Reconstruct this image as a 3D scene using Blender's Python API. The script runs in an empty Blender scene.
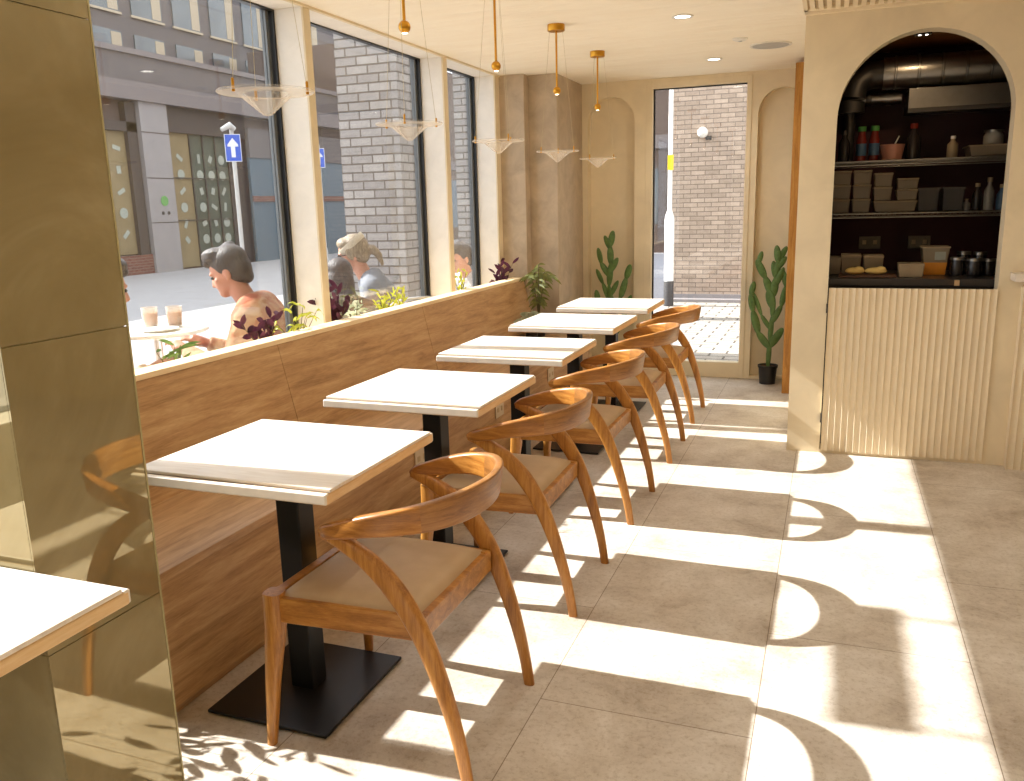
import bpy, bmesh, math, random
from mathutils import Vector, Matrix, Euler, Quaternion
from math import sin, cos, pi, radians as R
random.seed(7)
sc = bpy.context.scene
col = sc.collection

# ------------------------------------------------------------------ materials
def srgb(r, g, b):
    f = lambda c: (c/255/12.92) if c/255 <= .04045 else ((c/255+.055)/1.055)**2.4
    return (f(r), f(g), f(b), 1)
def newmat(name):
    m = bpy.data.materials.new(name); m.use_nodes = True
    nt = m.node_tree; nt.nodes.clear()
    out = nt.nodes.new('ShaderNodeOutputMaterial')
    return m, nt, out
def principled(nt, out, color=None, rough=.5, metal=0, spec=.5, trans=0, sheen=0, coat=0):
    p = nt.nodes.new('ShaderNodeBsdfPrincipled')
    if color is not None: p.inputs['Base Color'].default_value = color
    p.inputs['Roughness'].default_value = rough
    p.inputs['Metallic'].default_value = metal
    p.inputs['Specular IOR Level'].default_value = spec
    p.inputs['Transmission Weight'].default_value = trans
    p.inputs['Coat Weight'].default_value = coat
    nt.links.new(p.outputs[0], out.inputs[0])
    return p
def coords(nt, scale=(1,1,1), rot=(0,0,0), kind='Object', loc=(0,0,0)):
    t = nt.nodes.new('ShaderNodeTexCoord'); mp = nt.nodes.new('ShaderNodeMapping')
    mp.inputs['Scale'].default_value = scale; mp.inputs['Rotation'].default_value = rot; mp.inputs['Location'].default_value = loc
    nt.links.new(t.outputs[kind], mp.inputs[0]); return mp.outputs[0]
def noise(nt, vec, scale=5, detail=4, rough=.55, dist=0):
    n = nt.nodes.new('ShaderNodeTexNoise'); n.inputs['Scale'].default_value = scale
    n.inputs['Detail'].default_value = detail; n.inputs['Roughness'].default_value = rough
    n.inputs['Distortion'].default_value = dist
    nt.links.new(vec, n.inputs['Vector']); return n.outputs['Fac']
def ramp(nt, fac, stops):
    r = nt.nodes.new('ShaderNodeValToRGB'); e = r.color_ramp.elements
    while len(e) < len(stops): e.new(.5)
    for el, (p, c) in zip(e, stops): el.position = p; el.color = c
    nt.links.new(fac, r.inputs[0]); return r.outputs[0]
def bump(nt, height, strength=.3, dist=.01):
    b = nt.nodes.new('ShaderNodeBump'); b.inputs['Strength'].default_value = strength
    b.inputs['Distance'].default_value = dist
    nt.links.new(height, b.inputs['Height']); return b.outputs[0]
def math_(nt, op, a, b=None):
    n = nt.nodes.new('ShaderNodeMath'); n.operation = op
    for i, v in enumerate((a, b)):
        if v is None: continue
        if isinstance(v, (int, float)): n.inputs[i].default_value = v
        else: nt.links.new(v, n.inputs[i])
    return n.outputs[0]
def mixc(nt, fac, a, b, mode='MIX'):
    n = nt.nodes.new('ShaderNodeMix'); n.data_type = 'RGBA'; n.blend_type = mode
    for k, v in ((0, fac), (6, a), (7, b)):
        if isinstance(v, (int, float)): n.inputs[k].default_value = v
        elif isinstance(v, tuple): n.inputs[k].default_value = v
        else: nt.links.new(v, n.inputs[k])
    return n.outputs[2]
def plain(name, c, rough=.5, metal=0, spec=.5, coat=0, var=.06, nscale=20):
    m, nt, out = newmat(name); p = principled(nt, out, c, rough, metal, spec, coat=coat)
    f = noise(nt, coords(nt), nscale, 3)
    lo = tuple(max(0, x*(1-var)) for x in c[:3])+(1,); hi = tuple(min(1, x*(1+var)) for x in c[:3])+(1,)
    nt.links.new(ramp(nt, f, [(.3, lo), (.7, hi)]), p.inputs['Base Color'])
    return m
def plaster(name, c, bstr=.15, var=.10, scale=3.0, sp=.3, rough=.75):
    m, nt, out = newmat(name); p = principled(nt, out, c, rough, 0, sp)
    v = coords(nt)
    f = noise(nt, v, scale, 6, .6, .6)
    lo = tuple(x*(1-var) for x in c[:3])+(1,); hi = tuple(min(1, x*(1+var*.6)) for x in c[:3])+(1,)
    nt.links.new(ramp(nt, f, [(.3, lo), (.7, hi)]), p.inputs['Base Color'])
    f2 = noise(nt, v, scale*9, 5, .65)
    nt.links.new(bump(nt, f2, bstr, .004), p.inputs['Normal'])
    return m
def wood(name, dark, mid, light, grain=(1,12,12), scale=3, rough=.45, bstr=.08, spec=.4, loc=(0,0,0)):
    m, nt, out = newmat(name); p = principled(nt, out, mid, rough, 0, spec)
    v = coords(nt, grain, loc=loc)
    f = noise(nt, v, scale, 6, .62, .6)
    g = noise(nt, coords(nt, tuple(4*x for x in grain), loc=loc), scale*2.2, 3, .6)
    h = math_(nt, 'ADD', math_(nt, 'MULTIPLY', f, .75), math_(nt, 'MULTIPLY', g, .25))
    nt.links.new(ramp(nt, h, [(.32, dark), (.5, mid), (.68, light)]), p.inputs['Base Color'])
    nt.links.new(bump(nt, h, bstr, .002), p.inputs['Normal'])
    return m
def emit(name, c, s):
    m, nt, out = newmat(name); e = nt.nodes.new('ShaderNodeEmission')
    e.inputs[0].default_value = c; e.inputs[1].default_value = s
    nt.links.new(e.outputs[0], out.inputs[0]); return m

M = {}
# floor: big limestone tiles
def floor_mat():
    m, nt, out = newmat('limestone_tiles'); p = principled(nt, out, None, .5, 0, .35)
    v = coords(nt, loc=(.135, .3, 0))
    b = nt.nodes.new('ShaderNodeTexBrick')
    b.inputs['Scale'].default_value = 1; b.inputs['Brick Width'].default_value = 1.2
    b.inputs['Row Height'].default_value = .6; b.inputs['Mortar Size'].default_value = .0016
    b.inputs['Mortar Smooth'].default_value = .2; b.offset = .5
    b.inputs['Color1'].default_value = (1,1,1,1); b.inputs['Color2'].default_value = (.93,.92,.90,1)
    b.inputs['Mortar'].default_value = (.42,.36,.3,1)
    sp = nt.nodes.new('ShaderNodeSeparateXYZ'); cb = nt.nodes.new('ShaderNodeCombineXYZ')
    nt.links.new(v, sp.inputs[0]); nt.links.new(sp.outputs[1], cb.inputs[0]); nt.links.new(sp.outputs[0], cb.inputs[1])
    nt.links.new(cb.outputs[0], b.inputs['Vector'])
    f = noise(nt, coords(nt), 3.2, 10, .72, .3)
    g = noise(nt, coords(nt), 55, 8, .8)
    base = ramp(nt, f, [(.30, srgb(166,152,136)), (.48, srgb(200,190,176)), (.66, srgb(219,212,202))])
    spk = ramp(nt, g, [(.38, (.74,.69,.62,1)), (.50, (1,1,1,1))])
    c = mixc(nt, .8, base, spk, 'MULTIPLY'); c = mixc(nt, 1.0, c, b.outputs['Color'], 'MULTIPLY')
    nt.links.new(c, p.inputs['Base Color'])
    hh = math_(nt, 'SUBTRACT', math_(nt, 'MULTIPLY', g, .15), math_(nt, 'MULTIPLY', b.outputs['Fac'], .6))
    nt.links.new(bump(nt, hh, .25, .003), p.inputs['Normal'])
    return m
M['floor'] = floor_mat()
M['plaster'] = plaster('warm_microcement', srgb(226,211,180))
M['plaster_light'] = plaster('pale_reveal_plaster', srgb(238,233,224), .35, .08, 6)
def ceil_mat():
    m, nt, out = newmat('rippled_ceiling_plaster'); p = principled(nt, out, None, .7, 0, .3)
    f = noise(nt, coords(nt, (1.3, 5, 1)), 1.9, 5, .55, 1.0)
    nt.links.new(ramp(nt, f, [(.3, srgb(246,236,216)), (.7, srgb(250,242,224))]), p.inputs['Base Color'])
    nt.links.new(bump(nt, f, .45, .03), p.inputs['Normal'])
    return m
M['ceiling'] = ceil_mat()
M['stone_tile'] = plaster('taupe_stone_tile', srgb(184,166,142), .25, .2, 7, .35, .5)
M['trim_wood'] = wood('pale_window_oak', srgb(220,190,138), srgb(230,204,154), srgb(238,214,170), (14,14,1.2), 2)
M['slat_wood'] = wood('amber_slat_wood', srgb(140,92,34), srgb(176,122,52), srgb(196,146,74), (14,14,1.2), 3)
M['sill'] = wood('pale_sill_oak', srgb(226,198,150), srgb(238,214,172), srgb(244,226,190), (14,1.2,14), 2, .5)
M['bench'] = wood('brown_oak_laminate', srgb(146,110,72), srgb(186,148,104), srgb(208,174,130), (10,.9,10), 2.6, .42)
M['bench_seat'] = wood('brown_oak_seat', srgb(146,110,74), srgb(184,146,104), srgb(208,172,130), (10,.9,10), 2.6, .3, .05, .5)
M['teak'] = wood('honey_teak', srgb(116,70,24), srgb(160,104,42), srgb(190,134,64), (2.2,2.2,18), 3.2, .34, .05, .5)
M['teak_leg'] = wood('honey_teak_leg', srgb(126,78,28), srgb(172,116,50), srgb(198,144,72), (16,16,1.1), 3.2, .34, .05, .5)
M['teak_rail'] = wood('honey_teak_rail', srgb(122,76,28), srgb(168,112,48), srgb(194,142,72), (2,8,12), 3, .36, .05, .5)
M['teak_back'] = wood('dark_teak_back', srgb(104,64,28), srgb(144,96,46), srgb(172,122,66), (2.2,2.2,18), 3.2, .36, .05, .5, (3,1,2))
M['leather'] = plain('tan_leather', srgb(186,160,126), .5, 0, .4, 0, .05, 14)
def tabletop_mat():
    m, nt, out = newmat('white_washed_top'); p = principled(nt, out, None, .42, 0, .45)
    f = noise(nt, coords(nt, (1.4, 10, 10)), 4, 6, .6, .8)
    nt.links.new(ramp(nt, f, [(.3, srgb(212,198,180)), (.6, srgb(226,216,202)), (.75, srgb(234,227,216))]), p.inputs['Base Color'])
    return m
M['tabletop'] = tabletop_mat()
M['table_edge'] = wood('pale_table_edge', srgb(206,168,116), srgb(222,186,136), srgb(232,202,158), (10,1.2,14), 3, .5)
M['table_lip'] = plain('white_lipping', srgb(222,212,198), .45, 0, .4)
M['groove_shade'] = plain('shaded_groove', srgb(96,78,60), .7)  # dark tone paints the shadow line beside the table lipping
M['black_metal'] = plain('black_powder_coat', srgb(14,13,13), .45, 0, .35)
M['black_plate'] = plain('black_base_plate', srgb(22,19,18), .42, 0, .4)
M['frame_black'] = plain('black_aluminium', srgb(22,22,24), .4, 0, .5)
M['frame_grey'] = plain('grey_aluminium', srgb(104,107,108), .45, 0, .5)
M['brass'] = plain('brushed_brass', srgb(205,150,52), .28, .9, .5)
M['steel'] = plain('stainless_steel', srgb(150,146,140), .33, 1, .5)
M['dark_steel'] = plain('dull_steel', srgb(84,80,76), .45, .9, .5)
M['white_plastic'] = plain('white_plastic', srgb(226,222,212), .45)
M['socket'] = plain('socket_plate', srgb(205,190,165), .4)
M['socket_k'] = plain('steel_socket_plate', srgb(112,104,92), .4, .3)
M['grey_disc'] = plain('pale_grey_grille', srgb(178,176,172), .6)
M['flute'] = plaster('fluted_plaster', srgb(226,210,180), .1, .05, 4)
M['grille'] = plaster('cream_grille', srgb(238,222,190), .05, .03)
M['grille_dark'] = plain('grille_shade', srgb(190,170,136), .8)
def glass_mat(name, tint, refl=.05, rough=0.0):
    m, nt, out = newmat(name)
    t = nt.nodes.new('ShaderNodeBsdfTransparent'); t.inputs[0].default_value = tint
    g = nt.nodes.new('ShaderNodeBsdfGlossy'); g.inputs['Roughness'].default_value = rough; g.inputs[0].default_value = (.95,.95,.95,1)
    lw = nt.nodes.new('ShaderNodeLayerWeight'); lw.inputs[0].default_value = .5
    f = math_(nt, 'ADD', refl, math_(nt, 'MULTIPLY', math_(nt, 'POWER', lw.outputs['Facing'], 5), 1-refl))
    mx = nt.nodes.new('ShaderNodeMixShader')
    nt.links.new(f, mx.inputs[0]); nt.links.new(t.outputs[0], mx.inputs[1]); nt.links.new(g.outputs[0], mx.inputs[2])
    nt.links.new(mx.outputs[0], out.inputs[0]); return m
M['glass'] = glass_mat('window_glass', (.955,.96,.96,1), .055)
M['glass_far'] = glass_mat('far_window_glass', (.965,.97,.97,1), .05)
def lampglass():
    m, nt, out = newmat('pressed_lamp_glass')
    t = nt.nodes.new('ShaderNodeBsdfTransparent'); t.inputs[0].default_value = (.97,.96,.94,1)
    g = nt.nodes.new('ShaderNodeBsdfGlossy'); g.inputs['Roughness'].default_value = .12
    d = nt.nodes.new('ShaderNodeBsdfDiffuse'); d.inputs[0].default_value = srgb(250,240,225)
    tl = nt.nodes.new('ShaderNodeBsdfTranslucent'); tl.inputs[0].default_value = srgb(250,240,225)
    m1 = nt.nodes.new('ShaderNodeMixShader'); m1.inputs[0].default_value = .5
    nt.links.new(d.outputs[0], m1.inputs[1]); nt.links.new(tl.outputs[0], m1.inputs[2])
    m2 = nt.nodes.new('ShaderNodeMixShader'); m2.inputs[0].default_value = .25
    nt.links.new(m1.outputs[0], m2.inputs[1]); nt.links.new(g.outputs[0], m2.inputs[2])
    m3 = nt.nodes.new('ShaderNodeMixShader')
    f = nt.nodes.new('ShaderNodeLayerWeight'); f.inputs[0].default_value = .45
    fac = math_(nt, 'ADD', math_(nt, 'MULTIPLY', f.outputs['Facing'], .5), .10)
    nt.links.new(fac, m3.inputs[0]); nt.links.new(t.outputs[0], m3.inputs[1]); nt.links.new(m2.outputs[0], m3.inputs[2])
    nt.links.new(m3.outputs[0], out.inputs[0]); return m
M['lampglass'] = lampglass()
def clearplastic(name, c, op=.55):
    m, nt, out = newmat(name)
    t = nt.nodes.new('ShaderNodeBsdfTransparent'); t.inputs[0].default_value = (.9,.88,.84,1)
    p = nt.nodes.new('ShaderNodeBsdfPrincipled'); p.inputs['Base Color'].default_value = c; p.inputs['Roughness'].default_value = .3
    mx = nt.nodes.new('ShaderNodeMixShader'); mx.inputs[0].default_value = op
    nt.links.new(t.outputs[0], mx.inputs[1]); nt.links.new(p.outputs[0], mx.inputs[2]); nt.links.new(mx.outputs[0], out.inputs[0]); return m
M['tub'] = clearplastic('frosted_tub', srgb(150,134,110), .7)
M['tub_lid'] = plain('tub_lid', srgb(150,132,104), .4)
M['cupglass'] = clearplastic('cup_glass', srgb(240,236,230), .3)
def bronze():
    m, nt, out = newmat('bronze_mirror')
    v = coords(nt)
    f = noise(nt, v, 1.6, 5, .6, 1.8)
    c = ramp(nt, f, [(.3, srgb(126,114,80)), (.5, srgb(138,126,92)), (.7, srgb(158,146,114))])
    d = nt.nodes.new('ShaderNodeBsdfDiffuse'); nt.links.new(c, d.inputs[0])
    g = nt.nodes.new('ShaderNodeBsdfGlossy'); g.inputs[0].default_value = srgb(196,184,152); g.inputs['Roughness'].default_value = .02
    mx = nt.nodes.new('ShaderNodeMixShader'); mx.inputs[0].default_value = .40
    nt.links.new(d.outputs[0], mx.inputs[1]); nt.links.new(g.outputs[0], mx.inputs[2]); nt.links.new(mx.outputs[0], out.inputs[0])
    return m
M['bronze'] = bronze()
M['bronze_edge'] = plain('bronze_edge', srgb(172,162,120), .3, .2)
def brick(name, c1, c2, mortar, w=.225, h=.075, ms=.006, axis='xz', off=.5, bst=.5):
    m, nt, out = newmat(name); p = principled(nt, out, None, .9, 0, .2)
    v = coords(nt); sp = nt.nodes.new('ShaderNodeSeparateXYZ'); nt.links.new(v, sp.inputs[0])
    cb = nt.nodes.new('ShaderNodeCombineXYZ')
    if axis == 'xz':
        nt.links.new(math_(nt, 'ADD', sp.outputs[0], sp.outputs[1]), cb.inputs[0]); nt.links.new(sp.outputs[2], cb.inputs[1])
    else:
        nt.links.new(sp.outputs[0], cb.inputs[0]); nt.links.new(sp.outputs[1], cb.inputs[1])
    b = nt.nodes.new('ShaderNodeTexBrick'); b.offset = off
    b.inputs['Scale'].default_value = 1; b.inputs['Brick Width'].default_value = w; b.inputs['Row Height'].default_value = h
    b.inputs['Mortar Size'].default_value = ms; b.inputs['Mortar Smooth'].default_value = .3
    b.inputs['Color1'].default_value = c1; b.inputs['Color2'].default_value = c2; b.inputs['Mortar'].default_value = mortar
    nt.links.new(cb.outputs[0], b.inputs['Vector'])
    n = noise(nt, v, 14, 5, .7)
    c = mixc(nt, .5, b.outputs['Color'], ramp(nt, n, [(.3, (.6,.57,.54,1)), (.65, (1,1,1,1))]), 'MULTIPLY')
    nt.links.new(c, p.inputs['Base Color'])
    hh = math_(nt, 'SUBTRACT', math_(nt, 'MULTIPLY', n, .4), b.outputs['Fac'])
    nt.links.new(bump(nt, hh, bst, .01), p.inputs['Normal'])
    return m
M['brick_pale'] = brick('pale_grey_brick', srgb(150,146,142), srgb(126,122,120), srgb(92,84,78), h=.083, w=.235, ms=.008, bst=1.0)
M['brick_far'] = brick('taupe_brick', srgb(184,164,146), srgb(158,140,124), srgb(124,110,98), h=.064, w=.20)
M['brick_red'] = brick('red_brick', srgb(116,72,60), srgb(102,62,54), srgb(128,112,104), ms=.008)
M['pavers'] = brick('pale_pavers', srgb(176,168,156), srgb(160,152,140), srgb(96,88,80), .3, .16, .012, 'xy')
M['asphalt'] = plaster('pale_asphalt', srgb(150,147,146), .3, .1, 3)
M['shaded_road'] = plaster('shade_toned_asphalt', srgb(92,94,100), .3, .1, 3)  # asphalt darkened to stand for ground lying in shade
M['stone_grey'] = plain('grey_stone_cladding', srgb(134,128,126), .6, 0, .4, 0, .06, 3)
M['render_grey'] = plain('grey_render', srgb(94,88,87), .8, 0, .3, 0, .06, 2)
M['render_brown'] = plain('brown_render', srgb(88,74,68), .8, 0, .3)
M['render_lilac'] = plain('pale_cornice', srgb(114,106,104), .8, 0, .3)
M['shop_dark'] = plain('shop_recess', srgb(54,44,40), .6)
M['shop_film'] = plain('amber_window_film', srgb(124,108,78), .35, 0, .4, 0, .1, 1.5)
M['shop_green'] = plain('green_window_film', srgb(70,76,66), .3, 0, .4, 0, .15, 1.5)
M['shop_blue'] = plain('blue_shop_front', srgb(64,84,96), .5, 0, .4)
M['sticker'] = plain('pale_sticker', srgb(146,150,138), .6)
M['sticker_green'] = plain('green_logo', srgb(86,140,72), .6)
M['cream'] = plain('cream_blind', srgb(166,150,126), .7)
M['house_glass'] = plain('dark_house_glass', srgb(90,96,98), .15, 0, .5, 0, .2, .8)
M['sign_blue'] = plain('sign_blue', srgb(22,72,170), .4, 0, .5, 0, .02)
M['sign_white'] = plain('sign_white', srgb(200,200,200), .4, 0, .5, 0, .02)
M['galv'] = plain('galvanised_post', srgb(170,168,164), .45, .3)
M['post_white'] = plain('white_post', srgb(236,234,228), .45)
M['post_dark'] = plain('dark_post_foot', srgb(62,60,60), .6)
M['yellow'] = plain('yellow_tag', srgb(236,200,20), .5)
M['cactus'] = plain('cactus_skin', srgb(86,114,58), .5, 0, .4, 0, .25, 30)
M['cactus_spine'] = plain('cactus_areoles', srgb(150,150,90), .8)
M['pot'] = plain('black_pot', srgb(26,25,26), .5)
M['soil'] = plain('soil', srgb(92,70,50), .95, 0, .1, 0, .3, 60)
def leafmat(name, c, c2):
    m, nt, out = newmat(name); p = principled(nt, out, c, .5, 0, .4)
    f = noise(nt, coords(nt), 25, 3)
    cc = ramp(nt, f, [(.3, c), (.7, c2)]); nt.links.new(cc, p.inputs['Base Color'])
    tl = nt.nodes.new('ShaderNodeBsdfTranslucent'); nt.links.new(cc, tl.inputs[0])
    mx = nt.nodes.new('ShaderNodeMixShader'); mx.inputs[0].default_value = .3
    nt.links.new(p.outputs[0], mx.inputs[1]); nt.links.new(tl.outputs[0], mx.inputs[2]); nt.links.new(mx.outputs[0], out.inputs[0]); return m
M['leaf_purple'] = leafmat('purple_leaf', srgb(52,22,38), srgb(86,40,58))
M['leaf_yellow'] = leafmat('lime_leaf', srgb(150,160,40), srgb(196,196,84))
M['leaf_green'] = leafmat('green_leaf', srgb(70,96,48), srgb(110,134,72))
M['leaf_olive'] = leafmat('olive_leaf', srgb(96,104,46), srgb(146,146,76))
M['leaf_grey'] = leafmat('variegated_leaf', srgb(140,160,128), srgb(216,220,200))
M['stem'] = plain('brown_stem', srgb(86,78,44), .7)
M['skin'] = plain('skin', srgb(190,136,110), .5, 0, .35, 0, .05, 30)
M['skin_tan'] = plain('tanned_skin', srgb(178,122,96), .5, 0, .35, 0, .05, 30)
def cloth(name, c, c2=None, sc_=30):
    m, nt, out = newmat(name); p = principled(nt, out, c, .85, 0, .2)
    f = noise(nt, coords(nt), sc_ if c2 else 60, 4, .6, .3)
    lo = tuple(x*.88 for x in c[:3])+(1,)
    nt.links.new(ramp(nt, f, [(.42, lo if c2 is None else c), (.58, c if c2 is None else c2)]), p.inputs['Base Color'])
    nt.links.new(bump(nt, noise(nt, coords(nt), 18, 4), .4, .02), p.inputs['Normal'])
    return m
M['coral'] = cloth('coral_jacket', srgb(150,84,60), srgb(176,140,108), 7)
M['beige_shirt'] = cloth('beige_shirt', srgb(206,176,146))
M['grey_hoodie'] = cloth('grey_hoodie', srgb(118,121,126))
M['dark_top'] = cloth('charcoal_top', srgb(60,56,58))
M['white_shirt'] = cloth('white_shirt', srgb(180,174,168))
M['denim'] = cloth('denim', srgb(58,66,86))
def hair(name, a, b):
    m, nt, out = newmat(name); p = principled(nt, out, a, .5, 0, .45)
    f = noise(nt, coords(nt, (30,30,6)), 4, 5, .6)
    nt.links.new(ramp(nt, f, [(.35, a), (.65, b)]), p.inputs['Base Color'])
    nt.links.new(bump(nt, f, .6, .01), p.inputs['Normal']); return m
M['hair_brown'] = hair('brown_hair', srgb(24,16,12), srgb(56,40,30))
M['hair_dark'] = hair('dark_brown_hair', srgb(26,16,12), srgb(60,40,28))
M['hair_blond'] = hair('ash_blond_hair', srgb(104,88,66), srgb(150,132,104))
M['headband'] = cloth('cream_headband', srgb(190,178,156))
M['sunglass'] = plain('dark_lens', srgb(20,20,24), .15)
M['coffee'] = plain('milky_coffee', srgb(196,140,84), .3)
M['maroon'] = plain('maroon_tile', srgb(58,20,24), .5, 0, .3)
M['kitchen_dark'] = plain('kitchen_wall', srgb(40,32,30), .7)
M['kitchen_wood'] = wood('kitchen_ceiling_slats', srgb(90,52,20), srgb(150,90,38), srgb(176,112,52), (1,40,1), 2)
M['bottle_red'] = plain('red_sauce', srgb(110,36,26), .25)
M['bottle_green'] = plain('green_cap', srgb(70,130,60), .4)
M['bottle_blue'] = plain('blue_label', srgb(70,100,130), .4)
M['bottle_clear'] = plain('grey_bottle', srgb(140,136,128), .25)
M['pink_tub'] = plain('pink_tub', srgb(206,142,118), .4)
M['amber'] = plain('amber_stock', srgb(206,132,36), .35)
M['dough'] = plain('dough', srgb(226,196,120), .7)
M['grey_box'] = plain('grey_crate', srgb(60,56,52), .5)
M['dark_jar'] = plain('dark_jar', srgb(40,34,32), .25)
M['board'] = wood('dark_board', srgb(60,36,22), srgb(84,54,34), srgb(104,70,46), (2,10,10), 3)
M['worktop'] = plain('dark_worktop', srgb(58,54,52), .3, .3)
M['tape'] = plain('tan_tape', srgb(214,180,130), .5)
M['blue_cloth'] = cloth('navy_cloth', srgb(28,40,66))
M['facade'] = plaster('outer_facade', srgb(176,168,158))
M['chair_silver'] = plain('silver_frame', srgb(196,198,200), .3, .6)
M['mesh_grey'] = cloth('grey_sling', srgb(110,116,124))
M['wood_out'] = wood('outdoor_wood', srgb(170,130,90), srgb(200,160,116), srgb(220,184,144), (1.5,10,10), 3)
M['napkin'] = plain('white_paper', srgb(240,238,234), .8)

# ------------------------------------------------------------------ mesh builder
class MB:
    def __init__(s): s.v = []; s.f = []
    def add(s, vs, fs, mtx=None):
        o = len(s.v)
        for p in vs:
            p = Vector(p)
            s.v.append(mtx @ p if mtx is not None else p)
        s.f += [tuple(o+i for i in f) for f in fs]; return s
    def box(s, lo, hi, mtx=None):
        (a,b,c),(d,e,f) = lo, hi
        vs = [(a,b,c),(d,b,c),(d,e,c),(a,e,c),(a,b,f),(d,b,f),(d,e,f),(a,e,f)]
        return s.add(vs, [(3,2,1,0),(4,5,6,7),(0,1,5,4),(1,2,6,5),(2,3,7,6),(3,0,4,7)], mtx)
    def frustum(s, c0, sx0, sy0, c1, sx1, sy1):
        vs = []
        for c, sx, sy in ((c0,sx0,sy0),(c1,sx1,sy1)):
            for a, b in ((-1,-1),(1,-1),(1,1),(-1,1)): vs.append((c[0]+a*sx/2, c[1]+b*sy/2, c[2]))
        return s.add(vs, [(3,2,1,0),(4,5,6,7),(0,1,5,4),(1,2,6,5),(2,3,7,6),(3,0,4,7)])
    def lathe(s, prof, n=24, c=(0,0,0), mtx=None, caps=True):
        vs = []; fs = []
        for r, z in prof:
            for k in range(n):
                a = 2*pi*k/n; vs.append((c[0]+r*cos(a), c[1]+r*sin(a), c[2]+z))
        for i in range(len(prof)-1):
            for k in range(n):
                fs.append((i*n+k, i*n+(k+1)%n, (i+1)*n+(k+1)%n, (i+1)*n+k))
        if caps:
            fs.append(tuple(reversed(range(n)))); fs.append(tuple((len(prof)-1)*n+k for k in range(n)))
        return s.add(vs, fs, mtx)
    def cyl(s, c, r, h, n=24, mtx=None): return s.lathe([(r,0),(r,h)], n, c, mtx)
    def sweep(s, pts, secs, closed=False):
        """pts: centres; secs: list of section vertex lists in world offsets"""
        vs = []; fs = []; m = len(secs[0])
        for p, sec in zip(pts, secs):
            for q in sec: vs.append(Vector(p)+Vector(q))
        n = len(pts)
        for i in range(n-1 if not closed else n):
            j = (i+1) % n
            for k in range(m):
                fs.append((i*m+k, i*m+(k+1)%m, j*m+(k+1)%m, j*m+k))
        if not closed:
            fs.append(tuple(reversed(range(m)))); fs.append(tuple((n-1)*m+k for k in range(m)))
        return s.add(vs, fs)
    def tube(s, pts, r, n=8):
        pts = [Vector(p) for p in pts]; secs = []
        if not isinstance(r, (list, tuple)): r = [r]*len(pts)
        up = Vector((0,0,1))
        for i, p in enumerate(pts):
            t = (pts[min(i+1,len(pts)-1)]-pts[max(i-1,0)]).normalized()
            a = t.cross(up)
            if a.length < .1: a = t.cross(Vector((0,1,0)))
            a.normalize(); b = t.cross(a)
            secs.append([a*cos(2*pi*k/n)*r[i]+b*sin(2*pi*k/n)*r[i] for k in range(n)])
        return s.sweep(pts, secs)
    def ell(s, c, rad, rot=None, nu=12, nv=8):
        vs = [(0,0,-1)]; fs = []
        for i in range(1, nv):
            ph = -pi/2+pi*i/nv
            for k in range(nu): vs.append((cos(ph)*cos(2*pi*k/nu), cos(ph)*sin(2*pi*k/nu), sin(ph)))
        vs.append((0,0,1)); L = len(vs)-1
        for k in range(nu): fs.append((0, 1+(k+1)%nu, 1+k))
        for i in range(nv-2):
            for k in range(nu): fs.append((1+i*nu+k, 1+i*nu+(k+1)%nu, 1+(i+1)*nu+(k+1)%nu, 1+(i+1)*nu+k))
        for k in range(nu): fs.append((1+(nv-2)*nu+k, 1+(nv-2)*nu+(k+1)%nu, L))
        m = Matrix.Translation(Vector(c)) @ (rot.to_matrix().to_4x4() if rot is not None else Matrix()) @ Matrix.Diagonal((*rad,1))
        return s.add(vs, fs, m)
    def prism(s, poly, axis, a, b):
        """poly: 2-D outline; axis: the extrusion axis index; from a to b"""
        def P(u, v, w):
            return {0:(w,u,v), 1:(u,w,v), 2:(u,v,w)}[axis]
        n = len(poly)
        vs = [P(u,v,a) for u,v in poly]+[P(u,v,b) for u,v in poly]
        fs = [tuple(range(n)), tuple(reversed(range(n,2*n)))]+[(i,i+n,(i+1)%n+n,(i+1)%n) for i in range(n)]
        return s.add(vs, fs)
    def leaf(s, base, d, length, width, droop=.2, n=4, up=Vector((0,0,1)), fold=.15):
        d = Vector(d).normalized(); side = d.cross(up)
        if side.length < .05: side = d.cross(Vector((1,0,0)))
        side.normalize(); nrm = side.cross(d); vs = []; fs = []
        for i in range(n+1):
            t = i/n; w = width*.5*(sin(pi*min(1,t*.92+.06))**.8) if i < n else 0.0005
            c = Vector(base)+d*length*t - Vector((0,0,1))*droop*length*t*t
            vs += [c-side*w+nrm*w*fold, c, c+side*w+nrm*w*fold]
        for i in range(n):
            a = i*3; fs += [(a,a+1,a+4,a+3),(a+1,a+2,a+5,a+4)]
        return s.add(vs, fs)
    def build(s, name, mat, parent=None, smooth=None, bevel=0, segs=2, loc=(0,0,0)):
        me = bpy.data.meshes.new(name); me.from_pydata([tuple(v) for v in s.v], [], s.f); me.update()
        bm = bmesh.new(); bm.from_mesh(me); bmesh.ops.recalc_face_normals(bm, faces=bm.faces); bm.to_mesh(me); bm.free()
        if smooth is not None:
            for p in me.polygons: p.use_smooth = True
            me.set_sharp_from_angle(angle=R(smooth))
        me.materials.append(M[mat] if isinstance(mat, str) else mat)
        o = bpy.data.objects.new(name, me); col.objects.link(o); o.location = loc
        if parent is not None: o.parent = parent
        if bevel:
            b = o.modifiers.new('bevel', 'BEVEL'); b.width = bevel; b.segments = segs; b.limit_method = 'ANGLE'; b.angle_limit = R(40)
            b.harden_normals = False
        return o
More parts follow.
